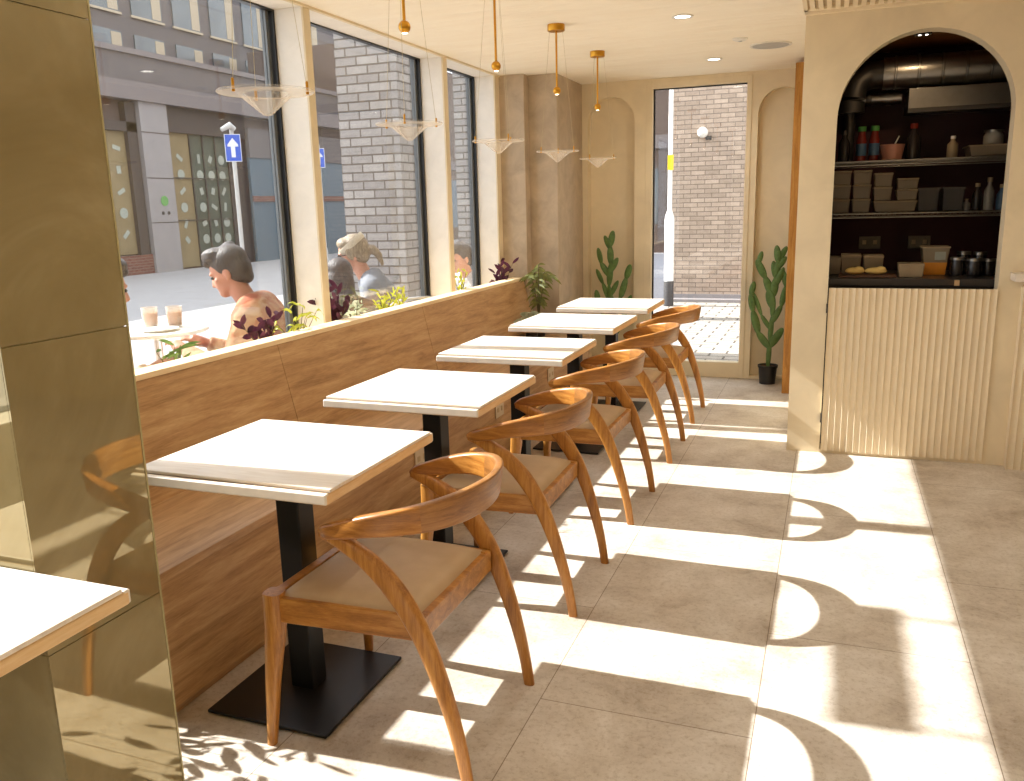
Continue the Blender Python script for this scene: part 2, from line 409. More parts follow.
def build_each(mb, name, mat, parent=None, smooth=None, bevel=0):
    par = list(range(len(mb.v)))
    def find(i):
        while par[i] != i: par[i] = par[par[i]]; i = par[i]
        return i
    for f in mb.f:
        for a in f[1:]: par[find(a)] = find(f[0])
    comp = {}
    for f in mb.f: comp.setdefault(find(f[0]), []).append(f)
    for fs in comp.values():
        ids = sorted({i for f in fs for i in f}); mp = {i:k for k,i in enumerate(ids)}
        q = MB(); q.add([mb.v[i] for i in ids], [tuple(mp[i] for i in f) for f in fs]); q.build(name, mat, parent, smooth, bevel)
def tag(o, label=None, cat=None, group=None, kind=None):
    for k, v in (('label',label),('category',cat),('group',group),('kind',kind)):
        if v: o[k] = v
    return o
def thing(name, label, cat, loc=(0,0,0), rz=0, group=None):
    o = bpy.data.objects.new(name, None); col.objects.link(o); o.location = loc; o.rotation_euler = (0,0,rz)
    o.empty_display_size = .1
    return tag(o, label, cat, group)
def copy_tree(o, parent=None):
    c = o.copy(); col.objects.link(c)
    if parent is not None: c.parent = parent
    for ch in list(o.children): copy_tree(ch, c)
    return c
def struct(o): o['kind'] = 'structure'; return o
def catmull(P, n):
    P = [Vector(p) for p in P]; out = []
    Q = [P[0]*2-P[1]]+P+[P[-1]*2-P[-2]]
    m = len(P)-1
    for i in range(n+1):
        t = i/n*m; k = min(int(t), m-1); u = t-k
        a,b,c,d = Q[k:k+4]
        out.append(.5*((2*b)+(c-a)*u+(2*a-5*b+4*c-d)*u*u+(3*b-a-3*c+d)*u**3))
    return out
def lerp_list(L, n):
    m = len(L)-1; out = []
    for i in range(n+1):
        t = i/n*m; k = min(int(t), m-1); u = t-k; out.append(L[k]*(1-u)+L[k+1]*u)
    return out

# ------------------------------------------------------------------ camera, sun, sky
yaw, pitch, roll, H = .36376, .21466, -.02592, 1.413
fw = Vector((-sin(yaw)*cos(pitch), cos(yaw)*cos(pitch), -sin(pitch)))
rt = Vector((cos(yaw), sin(yaw), 0)); up = rt.cross(fw)
r2 = rt*cos(roll)+up*sin(roll); u2 = -rt*sin(roll)+up*cos(roll)
cam = bpy.data.objects.new('camera', bpy.data.cameras.new('camera')); col.objects.link(cam)
cam.matrix_world = Matrix(((r2.x,u2.x,-fw.x,0),(r2.y,u2.y,-fw.y,0),(r2.z,u2.z,-fw.z,H),(0,0,0,1)))
cam.data.sensor_fit = 'HORIZONTAL'; cam.data.sensor_width = 36; cam.data.lens = 842.11/1024*36
cam.data.clip_start = .02; cam.data.clip_end = 300
sc.camera = cam
sd = Vector((1, .055, -.77)).normalized()
sun = bpy.data.objects.new('sun', bpy.data.lights.new('sun', 'SUN')); col.objects.link(sun)
sun.data.energy = 10.4; sun.data.angle = R(.53); sun.data.color = (1, .985, .965)
sun.rotation_euler = sd.to_track_quat('-Z', 'Y').to_euler(); sun.location = (-10, 0, 9)
w = bpy.data.worlds.new('sky'); sc.world = w; w.use_nodes = True
bg = w.node_tree.nodes['Background']; bg.inputs[0].default_value = (.86,.92,1,1); bg.inputs[1].default_value = 2.15
vs = sc.view_settings
sc.display_settings.display_device = 'sRGB'
vs.view_transform = 'Standard'; vs.look = 'None'; vs.gamma = 1; vs.use_curve_mapping = False; vs.exposure = .55
sc.cycles.use_denoising = True
sc.cycles.max_bounces = 14; sc.cycles.diffuse_bounces = 8; sc.cycles.glossy_bounces = 6; sc.cycles.transparent_max_bounces = 20
sc.cycles.sample_clamp_indirect = 8
sc.cycles.caustics_reflective = False; sc.cycles.caustics_refractive = False

# ------------------------------------------------------------------ room shell
ZC = 2.368; XW = -2.40; XG = -2.553; ZH = 2.360; YF = 6.95; ZS = .865
struct(MB().box((-2.62,-3.2,-.03),(3.6,7.03,0)).build('floor', 'floor'))
struct(MB().box((-2.62,-3.2,ZC),(3.6,7.1,ZC+.25)).build('ceiling', 'ceiling'))
def wall_cols(mb, x0, x1, z0, z1, y0, y1, ops):
    """wall in the xz plane between y0 and y1 with arched or square openings (xa,xb,zbottom,zspring,arch)"""
    xs = {x0, x1}
    for a,b,zb,zs,arch in ops:
        n = 28 if arch else 1
        for i in range(n+1):
            t = i/n; xs.add(round((a+b)/2-(b-a)/2*cos(pi*t) if arch else a+(b-a)*t, 6))
    xs = sorted(xs)
    def top(x, o):
        a,b,zb,zs,arch = o
        if not arch: return zs
        r = (b-a)/2; return zs+math.sqrt(max(0, r*r-(x-(a+b)/2)**2))
    for xa, xb in zip(xs, xs[1:]):
        xm = (xa+xb)/2; hit = [o for o in ops if o[0] < xm < o[1]]
        if not hit: mb.box((xa,y0,z0),(xb,y1,z1)); continue
        o = hit[0]
        mb.prism([(xa,top(xa,o)),(xb,top(xb,o)),(xb,z1),(xa,z1)], 1, y0, y1)
        if o[2] > z0+1e-4: mb.box((xa,y0,z0),(xb,y1,o[2]))
    return mb
# kitchen wall with the arched opening
kw = wall_cols(MB(), -.19, 3.6, 0, ZC, 4.93, 5.05, [(-.012,.806,.02,1.822,True)])
kw.box((-.19,5.05,0),(-.07,6.95,ZC))
struct(kw.build('wall_kitchen', 'plaster'))
# far wall with two arched niches and the tall window opening
fwall = wall_cols(MB(), -2.0, -.07, 0, ZC, YF, YF+.09, [(-1.925,-1.535,.02,2.06,True),(-1.445,-.63,0.0,2.345,False),(-.582,-.22,.02,2.06,True)])
fwall.box((-2.0,YF+.09,0),(-1.445,YF+.13,ZC)).box((-.63,YF+.09,0),(-.07,YF+.13,ZC)).box((-1.445,YF+.09,2.345),(-.63,YF+.13,ZC))
struct(fwall.build('wall_far', 'plaster'))
# tall window frame and glass
wf = MB()
wf.box((-1.445,YF+.0,0),(-1.392,YF+.09,2.345)).box((-.668,YF-.01,0),(-.63,YF+.09,2.345))
wf.box((-1.392,YF+.0,2.295),(-.668,YF+.09,2.345)).box((-1.392,YF+.0,0),(-.668,YF+.09,.125))
fr = struct(wf.build('window_5', 'plaster', None, None, .003))
b_ = MB(); b_.box((-1.392,YF+.045,.125),(-1.38,YF+.06,2.295)).box((-1.38,YF+.045,2.285),(-.668,YF+.06,2.295)).build('glazing_bead', 'frame_black', fr)
MB().box((-1.385,YF+.05,.13),(-.672,YF+.056,2.29)).build('pane', 'glass_far', fr)
# timber post at the kitchen corner
tag(MB().box((-.302,6.45,0),(-.245,6.70,2.335)).build('timber_post', 'slat_wood', None, None, .003), 'narrow amber timber post standing beside the right-hand potted cactus', 'post')
# tile-clad columns at the end of the window wall
c1 = MB().box((-2.62,6.17,0),(-2.195,6.40,ZC)).box((-2.64,6.27,0),(-1.972,7.08,ZC))
struct(c1.build('wall_corner', 'stone_tile', None, None, .004))
# window wall: low wall, pillars, header
win = MB(); ZT = .79
win.box((-2.64,-3.2,0),(XW,1.38,ZT)).box((-2.64,1.62,0),(XW,6.2,ZT))
struct(win.build('wall_window', 'plaster_light'))
PIL = [(-2.38,-2.30),(-.36,-.27),(1.605,1.69),(3.645,3.70),(5.19,5.25),(6.085,6.20)]
for a, b in PIL:
    z0 = 0 if a > 1.6 and a < 1.62 else ZT
    p_ = MB().box((XG,a,z0),(XW,b,ZH))
    struct(p_.build('trim_1', 'plaster_light', None, None, .002))
    q_ = MB().box((XW-.002,a-.001,z0),(XW+.010,b+.001,ZH)); struct(q_.build('trim_2', 'plaster', None, None, .002))  # front strip in warmer plaster, painting its unlit, bounce-warmed tone
struct(MB().box((-2.57,-3.2,ZH),(XW,6.2,ZC+.02)).box((-2.64,-3.2,2.45),(-2.57,6.2,2.6)).build('trim_3', 'plaster_light'))
struct(MB().box((XW,-3.2,ZH-.003),(XW+.02,6.2,ZC)).build('trim_4', 'plaster'))  # header strip painted in the same warm unlit tone
# windows 1-4 in the window wall
WIN = [(-2.30,-.36),(-.27,1.08),(1.69,3.645),(3.70,5.19),(5.25,6.085)]
k = 0
for a, b in WIN:
    k += 1
    f_ = MB()
    f_.box((-2.60,b-.014,ZT),(XG+.002,b,ZH)).box((-2.585,a,ZH-.008),(XG+.002,b,ZH)).box((-2.60,a,ZH),(-2.57,b,2.45)).box((-2.62,a,ZT-.03),(XG+.002,b,ZT+.004)).box((-2.62,a,ZT),(XG-.02,a+.012,ZH))
    f_ = struct(f_.build('window_%d' % (k if k < 5 else 6), 'frame_black'))
    MB().box((-2.605,b-.040,ZT+.004),(-2.575,b-.016,ZH-.002)).build('sash', 'frame_grey', f_)
    MB().box((-2.592,a+.012,ZT+.004),(-2.586,b-.040,2.40)).build('pane', 'glass', f_)
# sill board on top of the bench back
struct(MB().box((-2.315,1.70,ZS-.008),(-2.222,6.165,ZS+.014)).build('trim_5', 'sill', None, None, .003))
struct(MB().box((XG,1.70,ZT-.012),(-2.305,6.085,ZT+.001)).box((XW,1.66,0),(-2.385,6.2,ZT)).build('trim_7', 'sill'))
# other walls behind and beside the camera
struct(MB().box((-2.5,-3.3,0),(3.6,-3.2,ZC)).build('wall_back', 'plaster'))
struct(MB().box((3.6,-3.3,0),(3.7,5.05,ZC)).build('wall_right', 'plaster'))
# cornice above kitchen wall
struct(MB().box((-.195,4.905,2.342),(3.6,4.93,ZC)).build('trim_6', 'grille'))
# outer facade above windows
struct(MB().box((-2.70,-3.2,2.50),(-2.62,6.3,4.2)).box((-2.64,-3.2,2.60),(-2.4,6.3,2.7)).build('wall_outer', 'facade'))

# ------------------------------------------------------------------ bronze mirror column
g = thing('mirror_column', 'bronze tinted mirror-clad column behind the table at far left', 'column', (-1.42,1.098,0))
MB().box((-.70,.004,0),(-.004,.298,ZC)).build('core', 'bronze_edge', g)
for z0, z1 in ((0,.56),(.562,1.182),(1.184,1.80),(1.802,ZC)):
    MB().box((-.004,0,z0),(0,.302,z1)).build('mirror_panel', 'bronze', g)
    MB().box((-.70,0,z0),(-.005,.004,z1)).build('mirror_panel', 'bronze', g)
MB().box((-.002,.302,0),(.0015,.3065,ZC)).build('edge_strip', 'bronze_edge', g)

# ------------------------------------------------------------------ bench
bn = thing('banquette_bench', 'long brown oak bench with panelled back under the windows', 'bench', (-1.70,1.66,0))
y1b = 6.165-1.66
MB().prism([(-.56,.0),(-.015,.0),(-.0,.03),(0,.415),(-.56,.415)], 1, 0, y1b-.02).build('front_panel', 'bench', bn)
MB().box((-.56,0,.415),(.006,y1b-.02,.445)).build('seat', 'bench_seat', bn, None, .003)
bk = MB()
for a, b in ((0,1.35),(1.353,2.75),(2.753,y1b)):
    bk.prism([(-.55,.40),(-.435,.40),(-.435,.445),(-.527,ZS-.008),(-.60,ZS-.008),(-.60,.445)], 1, a, b)
bk.build('back_panel', 'bench', bn)
for i, (y, z) in enumerate(((3.273,.317),(4.249,.312),(5.177,.331))):
    where = ('first from the bronze column', 'second from the bronze column', 'farthest from the bronze column')[i]
    s_ = thing('power_socket', 'small pale socket plate on the bench front, '+where, 'socket', (-1.6995,y,z), 0, 'sockets on the bench front')
    MB().box((0,-.06,-.043),(.008,.06,.043)).build('plate', 'socket', s_, None, .003)
    sw = MB()
    for yy in (-.028,.028): sw.box((.008,yy-.012,-.012),(.010,yy+.012,.012))
    build_each(sw, 'outlet', 'grille_dark', s_)

# ------------------------------------------------------------------ tables
def make_table():
    t = thing('cafe_table', '', 'table')
    MB().box((-.305,-.297,.714),(.310,.297,.743)).build('slab', 'table_edge', t, None, .006, 3)
    for sg in (-1,1):
        MB().box((-.3045,-.299 if sg < 0 else .2825,.716),(.3095,-.2825 if sg < 0 else .299,.7436)).build('lipping', 'table_lip', t, None, .004, 3)
    for sg in (-1,1):
        MB().box((-.304,sg*.2806-.0022,.743),(.309,sg*.2806+.0022,.7434)).build('groove_shade', 'groove_shade', t)  # thin dark strip stands in for the shadow in the gap
    MB().box((-.303,-.2785,.743),(.311,.2785,.752)).build('tabletop', 'tabletop', t, None, .0015)
    MB().box((-.038,-.038,.014),(.038,.038,.700)).build('column', 'black_metal', t, None, .004)
    MB().box((-.16,-.16,.700),(.16,.16,.714)).build('top_plate', 'black_metal', t)
    MB().box((-.20,-.22,.004),(.20,.22,.014)).build('base_plate', 'black_plate', t, None, .003)
    ft = MB()
    for a in (-.17,.17):
        for b in (-.19,.19): ft.cyl((a,b,0),.012,.005,10)
    build_each(ft, 'glide', 'black_metal', t)
    return t
T0 = make_table()
TY = [(-1.426,1.945,0,'square white table nearest the bronze column on a black pedestal'),
      (-1.405,2.850,-.006,'square white table second from the bronze column'),
      (-1.402,3.795,.004,'square white table, middle of the row, crossed by a thin shadow line'),
      (-1.404,4.755,-.008,'square white table second from the tall far window'),
      (-1.403,5.655,.0,'square white table nearest the tall far window'),
      (-1.490,.797,0,'square white table cut by the left edge, in front of the bronze column')]
for i, (x, y, rz, lab) in enumerate(TY):
    o = T0 if i == 0 else copy_tree(T0)
    o.location = (x, y, 0); o.rotation_euler = (0,0,rz); o['label'] = lab; o['group'] = 'row of cafe tables'

# ------------------------------------------------------------------ chairs   (local: +x = away from the table)
def rrect(w, h, n=3, r=.35):
    """rounded rectangle outline (w along a, h along b)"""
    rr = min(w,h)*r; out = []
    for cx_, cy_, a0 in ((w/2-rr,h/2-rr,0),(-w/2+rr,h/2-rr,90),(-w/2+rr,-h/2+rr,180),(w/2-rr,-h/2+rr,270)):
        for k in range(n+1):
            a = R(a0+90*k/n); out.append((cx_+rr*cos(a), cy_+rr*sin(a)))
    return out
CX = -1.10      # local origin in x
def make_chair():
    c = thing('dining_chair', '', 'chair')
    L = lambda x: x-CX
    # wrap-around backrest in three pieces: two arms and the back
    half = [(-1.165,.246,.632),(-1.10,.258,.648),(-1.02,.262,.668),(-.945,.247,.680),(-.876,.20,.687),(-.826,.115,.691),(-.806,0,.692)]
    full = [Vector((L(x),y,z)) for x,y,z in half]+[Vector((L(x),-y,z)) for x,y,z in reversed(half[:-1])]
    N = 72; P = catmull(full, N)
    hh = [.034,.046,.056,.066,.078,.087,.090]; th = [.034,.038,.034,.029,.025,.023,.022]
    Hh = lerp_list(hh+hh[-2::-1], N); Th = lerp_list(th+th[-2::-1], N)
    secs = []
    for i, p in enumerate(P):
        t = P[min(i+1,N)]-P[max(i-1,0)]; t.normalize()
        nrm = Vector((t.y,-t.x,0)).normalized()          # sideways
        if nrm.dot(Vector((p.x-.0, p.y, 0))) < 0: nrm = -nrm
        upv = (t.cross(nrm)); upv = upv if upv.z > 0 else -upv
        tilt = .16*(1-abs(i-N/2)/(N/2)); upv = (upv+nrm*tilt).normalized()
        f = 1.0
        if i < 3 or i > N-3: f = (.45,.75,.93)[i if i < 3 else N-i]
        secs.append([nrm*a*f+upv*b*f for a, b in rrect(Th[i], Hh[i], 3, .26)])
    cut = 22
    MB().sweep(P[:cut+1], secs[:cut+1]).build('armrest', 'teak', c, 50)
    MB().sweep(P[cut:N-cut+1], secs[cut:N-cut+1]).build('backrest', 'teak_back', c, 50)
    MB().sweep(P[N-cut:], secs[N-cut:]).build('armrest', 'teak', c, 50)
    # rear legs sweep up and forward into the armrest tips
    lp = [(-.792,0),(-.806,.09),(-.829,.19),(-.862,.30),(-.906,.41),(-.962,.50),(-1.03,.568),(-1.098,.610),(-1.158,.632)]
    lw = [.031,.034,.039,.046,.054,.057,.051,.041,.027]; lt = [.024,.026,.029,.031,.032,.032,.032,.032,.028]
    for sgn in (1,-1):
        pts = catmull([(L(x), sgn*(.235+.012*z/.63), z) for x,z in lp], 40); Wd = lerp_list(lw,40); Tk = lerp_list(lt,40); ss = []
        for i, p in enumerate(pts):
            t = (pts[min(i+1,40)]-pts[max(i-1,0)]).normalized(); n_ = Vector((t.z,0,-t.x)).normalized(); s_ = Vector((0,1,0))
            if i == 0: n_ = Vector((1,0,0))
            ss.append([n_*a+s_*b for a,b in rrect(Wd[i],Tk[i],3,.4)])
        MB().sweep(pts, ss).build('rear_leg', 'teak_leg', c, 50)
    for sgn in (1,-1):
        pts = [Vector((L(-1.360),sgn*.260,0)),Vector((L(-1.350),sgn*.246,.18)),Vector((L(-1.336),sgn*.232,.34)),Vector((L(-1.334),sgn*.230,.437))]
        ss = [[Vector((a,b,0)) for a,b in rrect(w_,w_,2,.3)] for w_ in (.024,.037,.051,.053)]
        MB().sweep(pts, ss).build('front_leg', 'teak_leg', c, 50)
    # seat rails
    for sgn in (1,-1):
        MB().prism([(L(-1.335),sgn*.243),(L(-.905),sgn*.221),(L(-.905),sgn*.194),(L(-1.335),sgn*.216)], 2, .357, .426).build('side_rail', 'teak_rail', c, None, .003)
    MB().box((L(-1.352),-.225,.366),(L(-1.322),.225,.432)).build('front_rail', 'teak_rail', c, None, .004)
    MB().box((L(-.925),-.222,.362),(L(-.898),.222,.424)).build('back_rail', 'teak_rail', c, None, .003)
    # padded seat, slightly domed
    sm = MB(); n = 16; vs_ = []; fs_ = []
    for layer in (0,1):
        for i in range(n+1):
            for j in range(n+1):
                u, v = i/n*2-1, j/n*2-1
                # rounded corners
                x = L(-1.326)+(u+1)/2*(L(-.918)-L(-1.326)); wy = .228-.012*(u+1)/2
                y = v*wy
                d = max(abs(u),abs(v)); e = (1-abs(u)**6)*(1-abs(v)**6)
                z = .408 if layer == 0 else .424+.026*e**.5
                vs_.append((x,y,z))
    m1 = (n+1)*(n+1)
    for i in range(n):
        for j in range(n):
            a = i*(n+1)+j; fs_ += [(a,a+1,a+n+2,a+n+1),(m1+a,m1+a+n+1,m1+a+n+2,m1+a+1)]
    ring = [(0,j) for j in range(n)]+[(i,n) for i in range(n)]+[(n,j) for j in range(n,0,-1)]+[(i,0) for i in range(n,0,-1)]
    idx = [i*(n+1)+j for i,j in ring]
    for a, b in zip(idx, idx[1:]+idx[:1]): fs_.append((a, b, b+m1, a+m1))
    sm.add(vs_, fs_).build('seat_pad', 'leather', c, 60)
    return c
C0 = make_chair()
CH = [(0,1.929,.0,'curved-back teak chair nearest the camera, all four legs in view'),
      (.0,2.852,.012,'curved-back teak chair second from the camera'),
      (.005,3.772,-.01,'curved-back teak chair, middle of the row of five'),
      (.005,4.729,.008,'curved-back teak chair fourth from the camera'),
      (-.005,5.630,0,'curved-back teak chair nearest the tall far window')]
for i, (dx, y, rz, lab) in enumerate(CH):
    o = C0 if i == 0 else copy_tree(C0)
    o.location = (CX+dx, y, 0); o.rotation_euler = (0,0,rz); o['label'] = lab; o['group'] = 'row of teak chairs'

# ------------------------------------------------------------------ pendants
def make_pendant():
    p = thing('pendant_lamp', '', 'lamp')
    z = 0.0
    MB().lathe([(.001,ZC),(.047,ZC),(.047,ZC-.030),(.045,ZC-.033),(.001,ZC-.033)], 32, caps=False).build('canopy', 'brass', p, 40)
    MB().cyl((0,0,2.04),.0055,ZC-.033-2.04,12).build('rod', 'brass', p, 40)
    MB().ell((0,0,2.03),(.0215,.0215,.0215),None,20,14).build('ball', 'brass', p, 60)
    MB().lathe([(.001,2.0085),(.009,2.0085),(.009,2.012),(.001,2.012)],16,caps=False).build('lens', 'lens', p, 40)
    # pressed glass saucer: flat rim with a ribbed cone
    pr = [(.117,1.712),(.119,1.709),(.117,1.706),(.070,1.703)]
    for i in range(7):
        t = i/6; r = .066*(1-t)+.014*t; zz = 1.701-.044*t
        pr += [(r,zz),(r-.003,zz-.004)]
    pr += [(.006,1.652),(.001,1.651)]
    MB().lathe(pr, 40, caps=False).build('glass_saucer', 'lampglass', p, 35)
    for a in (20,140,260):
        x, y = .104*cos(R(a)), .104*sin(R(a))
        cb = MB().tube([(.040*cos(R(a)),.040*sin(R(a)),ZC-.03),(x,y,1.712)], .0007, 6).build('suspension_wire', 'wire', p)
        MB().lathe([(.001,1.700),(.004,1.700),(.004,1.704),(.0035,1.712),(.0035,1.730),(.001,1.732)],10,(x,y,0),caps=False).build('clip', 'brass', p, 40)
    return p
M['downlight'] = emit('spot_lamp', (1,.93,.8,1), 5)
M['lens'] = emit('warm_lens', (1,.86,.6,1), 6)
M['wire'] = plain('steel_wire', srgb(190,176,140), .4, .3)
P0 = make_pendant()
PD = [(-1.345,1.86,'saucer pendant lamp nearest the camera, cone before the first window'),
      (-1.425,2.79,'saucer pendant lamp second from the camera, before the brick pier'),
      (-1.452,3.72,'saucer pendant lamp in the middle of the row of five'),
      (-1.461,4.65,'saucer pendant lamp fourth from the camera, before the stone column'),
      (-1.470,5.55,'saucer pendant lamp farthest away, before the left niche')]
for i, (x, y, lab) in enumerate(PD):
    o = P0 if i == 0 else copy_tree(P0)
    o.location = (x,y,0); o.rotation_euler = (0,0,.5*i); o['label'] = lab; o['group'] = 'row of pendant lamps'

# ------------------------------------------------------------------ ceiling fittings
for i, (x, y, lab) in enumerate(((-.80,4.76,'round recessed ceiling spotlight nearer the camera'),(-.828,6.23,'round recessed ceiling spotlight nearer the tall window'))):
    d = thing('ceiling_spotlight', lab, 'light', (x,y,ZC), 0, 'recessed ceiling spotlights')
    MB().lathe([(.040,-.001),(.056,-.001),(.056,-.006),(.040,-.004)],28,caps=False).build('trim_ring', 'white_plastic', d, 40)
    MB().lathe([(.001,-.003),(.040,-.003)],28,caps=False).build('lamp', 'downlight', d)
for i, (x, y) in enumerate(((-.80,4.76),(-.828,6.23),(-.80,3.3),(-.80,1.8),(1.75,3.3),(1.2,1.8),(1.2,.2),(2.6,1.8),(2.6,3.4))):  # first two at the ceiling spotlights, the others added fill without fittings
    l_ = bpy.data.objects.new('spotlight_beam', bpy.data.lights.new('spotlight_beam','SPOT')); col.objects.link(l_)
    l_.location = (x,y,ZC-.02); l_.data.energy = 8; l_.data.color = (1,.96,.90); l_.data.spot_size = R(165); l_.data.spot_blend = .8; l_.data.shadow_soft_size = .04
sp_ = thing('ceiling_speaker', 'round grey speaker grille set in the ceiling', 'speaker', (-.43,5.86,ZC))
MB().lathe([(.112,0),(.128,0),(.128,-.006),(.112,-.006)],40,caps=False).build('rim', 'white_plastic', sp_, 40)
MB().lathe([(.001,-.005),(.112,-.005)],40,caps=False).build('grille', 'grey_disc', sp_)
sp2 = thing('smoke_detector', 'small white disc detector on the ceiling beside the speaker', 'detector', (-.585,5.55,ZC))
MB().lathe([(.001,-.016),(.030,-.014),(.045,-.006),(.045,0)],28,caps=False).build('body', 'white_plastic', sp2, 50)
MB().lathe([(.001,-.020),(.012,-.018),(.014,-.014)],20,caps=False).build('sensor', 'grey_disc', sp2, 50)
ag = thing('air_grille', 'cream slotted air grille in the ceiling above the kitchen wall', 'vent', (0,0,ZC))
MB().box((-.20,4.60,-.012),(1.9,4.615,0)).box((-.20,4.87,-.012),(1.9,4.9,0)).box((-.20,4.60,-.012),(-.18,4.9,0)).build('frame', 'grille', ag)
gs = MB()
for i in range(52): gs.box((-.168+i*.04,4.615,-.012),(-.145+i*.04,4.87,-.001))
gs.build('slats', 'grille', ag)
MB().box((-.18,4.61,-.0015),(1.9,4.875,-.0005)).build('duct_back', 'grille_dark', ag)

# ------------------------------------------------------------------ fluted door and counter
def fluted(mb, x0, x1, y, z0, z1, n, amp=.011, depth=.02):
    m = n*8; vs_ = []; fs_ = []
    for i in range(m+1):
        t = i/m; x = x0+(x1-x0)*t; yy = y+amp*(abs(sin(pi*t*n))**.8)
        vs_ += [(x,yy,z0),(x,yy,z1),(x,y+depth,z0),(x,y+depth,z1)]
    for i in range(m):
        a = i*4; b = a+4
        fs_ += [(a,b,b+1,a+1),(a+2,a+3,b+3,b+2),(a+1,b+1,b+3,a+3),(a,a+2,b+2,b)]
    fs_ += [(0,1,3,2),(m*4,m*4+2,m*4+3,m*4+1)]
    return mb.add(vs_, fs_)
dr = thing('fluted_door', 'cream fluted half-height door under the kitchen arch', 'door', (0,0,0))
fluted(MB(), -.006, .804, 4.912, .018, .936, 24).build('fluted_panel', 'flute', dr, 30)
MB().box((-.006,4.933,.018),(.804,4.955,.932)).build('door_leaf', 'flute', dr)
for z in (.18,.80): MB().box((-.016,4.915,z),(-.006,4.94,z+.05)).build('hinge', 'dark_steel', dr)
fc = thing('fluted_counter', 'fluted cream service counter with stone top cut by the right edge', 'counter', (.91,0,0))
fluted(MB(), .0, .9, 4.86, 0, .955, 27).build('fluted_panel', 'flute', fc, 30)
MB().box((.0,4.88,0),(.9,4.93,.955)).build('carcass', 'flute', fc)
MB().box((-.055,4.80,.985),(.92,4.93,1.025)).build('worktop', 'table_lip', fc, None, .004)
MB().box((.03,4.87,.955),(.9,4.93,.985)).build('brown_rail', 'slat_wood', fc)  # brown wood rail under the worktop

# ------------------------------------------------------------------ cacti and indoor plants
def pad(mb, base, d, L_, W_, T_, face):
    d = Vector(d).normalized(); f = Vector(face); f = (f-d*f.dot(d)).normalized(); s_ = d.cross(f)
    rot = Matrix((s_, f, d)).transposed()
    q = rot.to_quaternion()
    mb.ell(Vector(base)+d*L_*.46, (W_/2,T_/2,L_/2), q, 14, 10)
    return Vector(base)+d*L_*.93
def cactus(name, label, loc, segs, flip=1):
    c = thing(name, label, 'plant', loc)
    MB().lathe([(.001,0),(.060,0),(.070,.13),(.076,.13),(.077,.148),(.068,.148),(.066,.135),(.001,.135)],32,caps=False).build('pot', 'pot', c, 40)
    MB().lathe([(.001,.137),(.067,.136)],24,caps=False).build('soil', 'soil', c)
    mb = MB()
    tips = {}
    for nm, par, frac, ang, L_, W_, fz in segs:
        if par is None: base = Vector((0,0,.12)); 
        else:
            b0, b1 = tips[par]; base = b0.lerp(b1, frac)
        d = Vector((sin(R(ang))*flip, .06*fz, cos(R(ang))))
        W_ *= .84
        tip = pad(mb, base, d, L_, W_, W_*.42 if W_ < .06 else W_*.33, (.25*fz,-1,.1))
        tips[nm] = (base, tip)
    b = mb.build('stem', 'cactus', c, 80)
    ar = MB(); rnd = random.Random(3)
    for k in range(240):
        v = mb.v[rnd.randrange(len(mb.v))]; ar.ell(v, (.0022,.0022,.0022), None, 5, 4)
    tag(ar.build('areoles', 'cactus_spine', c), kind='stuff')
    return c
# (name, parent, where on the parent, lean in degrees, length, width, twist)
segR = [('a',None,0,2,.24,.048,0),('b','a',.95,3,.22,.050,1),('c','b',.95,2,.18,.052,-1),('d','c',.95,4,.16,.070,1),('e','d',.95,6,.15,.062,1),('f','e',.85,-6,.14,.066,-1),('g','e',.95,28,.13,.056,1),
        ('h','a',.75,32,.19,.076,1),('i','a',.72,-36,.17,.070,-1),('j','i',.9,-16,.20,.074,1),('k','j',.95,-10,.15,.064,-1),
        ('l','b',.45,-34,.15,.044,1),('m','l',.95,-20,.20,.044,-1),('n','b',.7,26,.17,.058,1),('o','n',.95,12,.18,.062,1),
        ('p','c',.4,-14,.16,.088,-1),('q','c',.9,-24,.19,.076,1),('r','q',.92,-26,.17,.072,-1),('s','d',.5,22,.17,.060,1),('t','d',.95,-10,.14,.060,1),('u','e',.5,34,.12,.054,1),('v','k',.9,12,.12,.056,1),('w','o',.9,-12,.14,.056,-1),('x','r',.8,14,.10,.050,1)]
cactus('potted_cactus', 'tall prickly cactus in a black pot right of the tall window', (-.43,6.80,0), segR)
segL = [('a',None,0,-2,.26,.048,0),('b','a',.95,0,.24,.052,1),('c','b',.95,-2,.22,.058,-1),('d','c',.95,4,.20,.062,1),('e','d',.95,-3,.16,.066,1),('f','e',.8,-22,.13,.056,-1),('g','e',.95,10,.14,.066,1),
        ('h','b',.7,30,.20,.064,1),('i','h',.9,16,.19,.066,1),('j','i',.95,18,.13,.072,-1),('k','b',.5,-36,.18,.070,-1),('l','k',.95,-10,.14,.060,1),
        ('m','c',.3,-22,.18,.050,1),('n','m',.95,-24,.14,.050,-1),('o','c',.5,28,.16,.052,1),('p','a',.7,32,.22,.060,1),('q','p',.95,14,.18,.058,-1),('r','d',.4,-34,.15,.060,1),('s','r',.92,-12,.14,.058,-1),('t','d',.6,28,.14,.060,1),('u','h',.4,-20,.14,.056,1),('v','q',.8,24,.11,.052,1)]
cactus('potted_cactus', 'prickly cactus behind the tables, left of the tall window', (-1.70,6.82,0), segL)
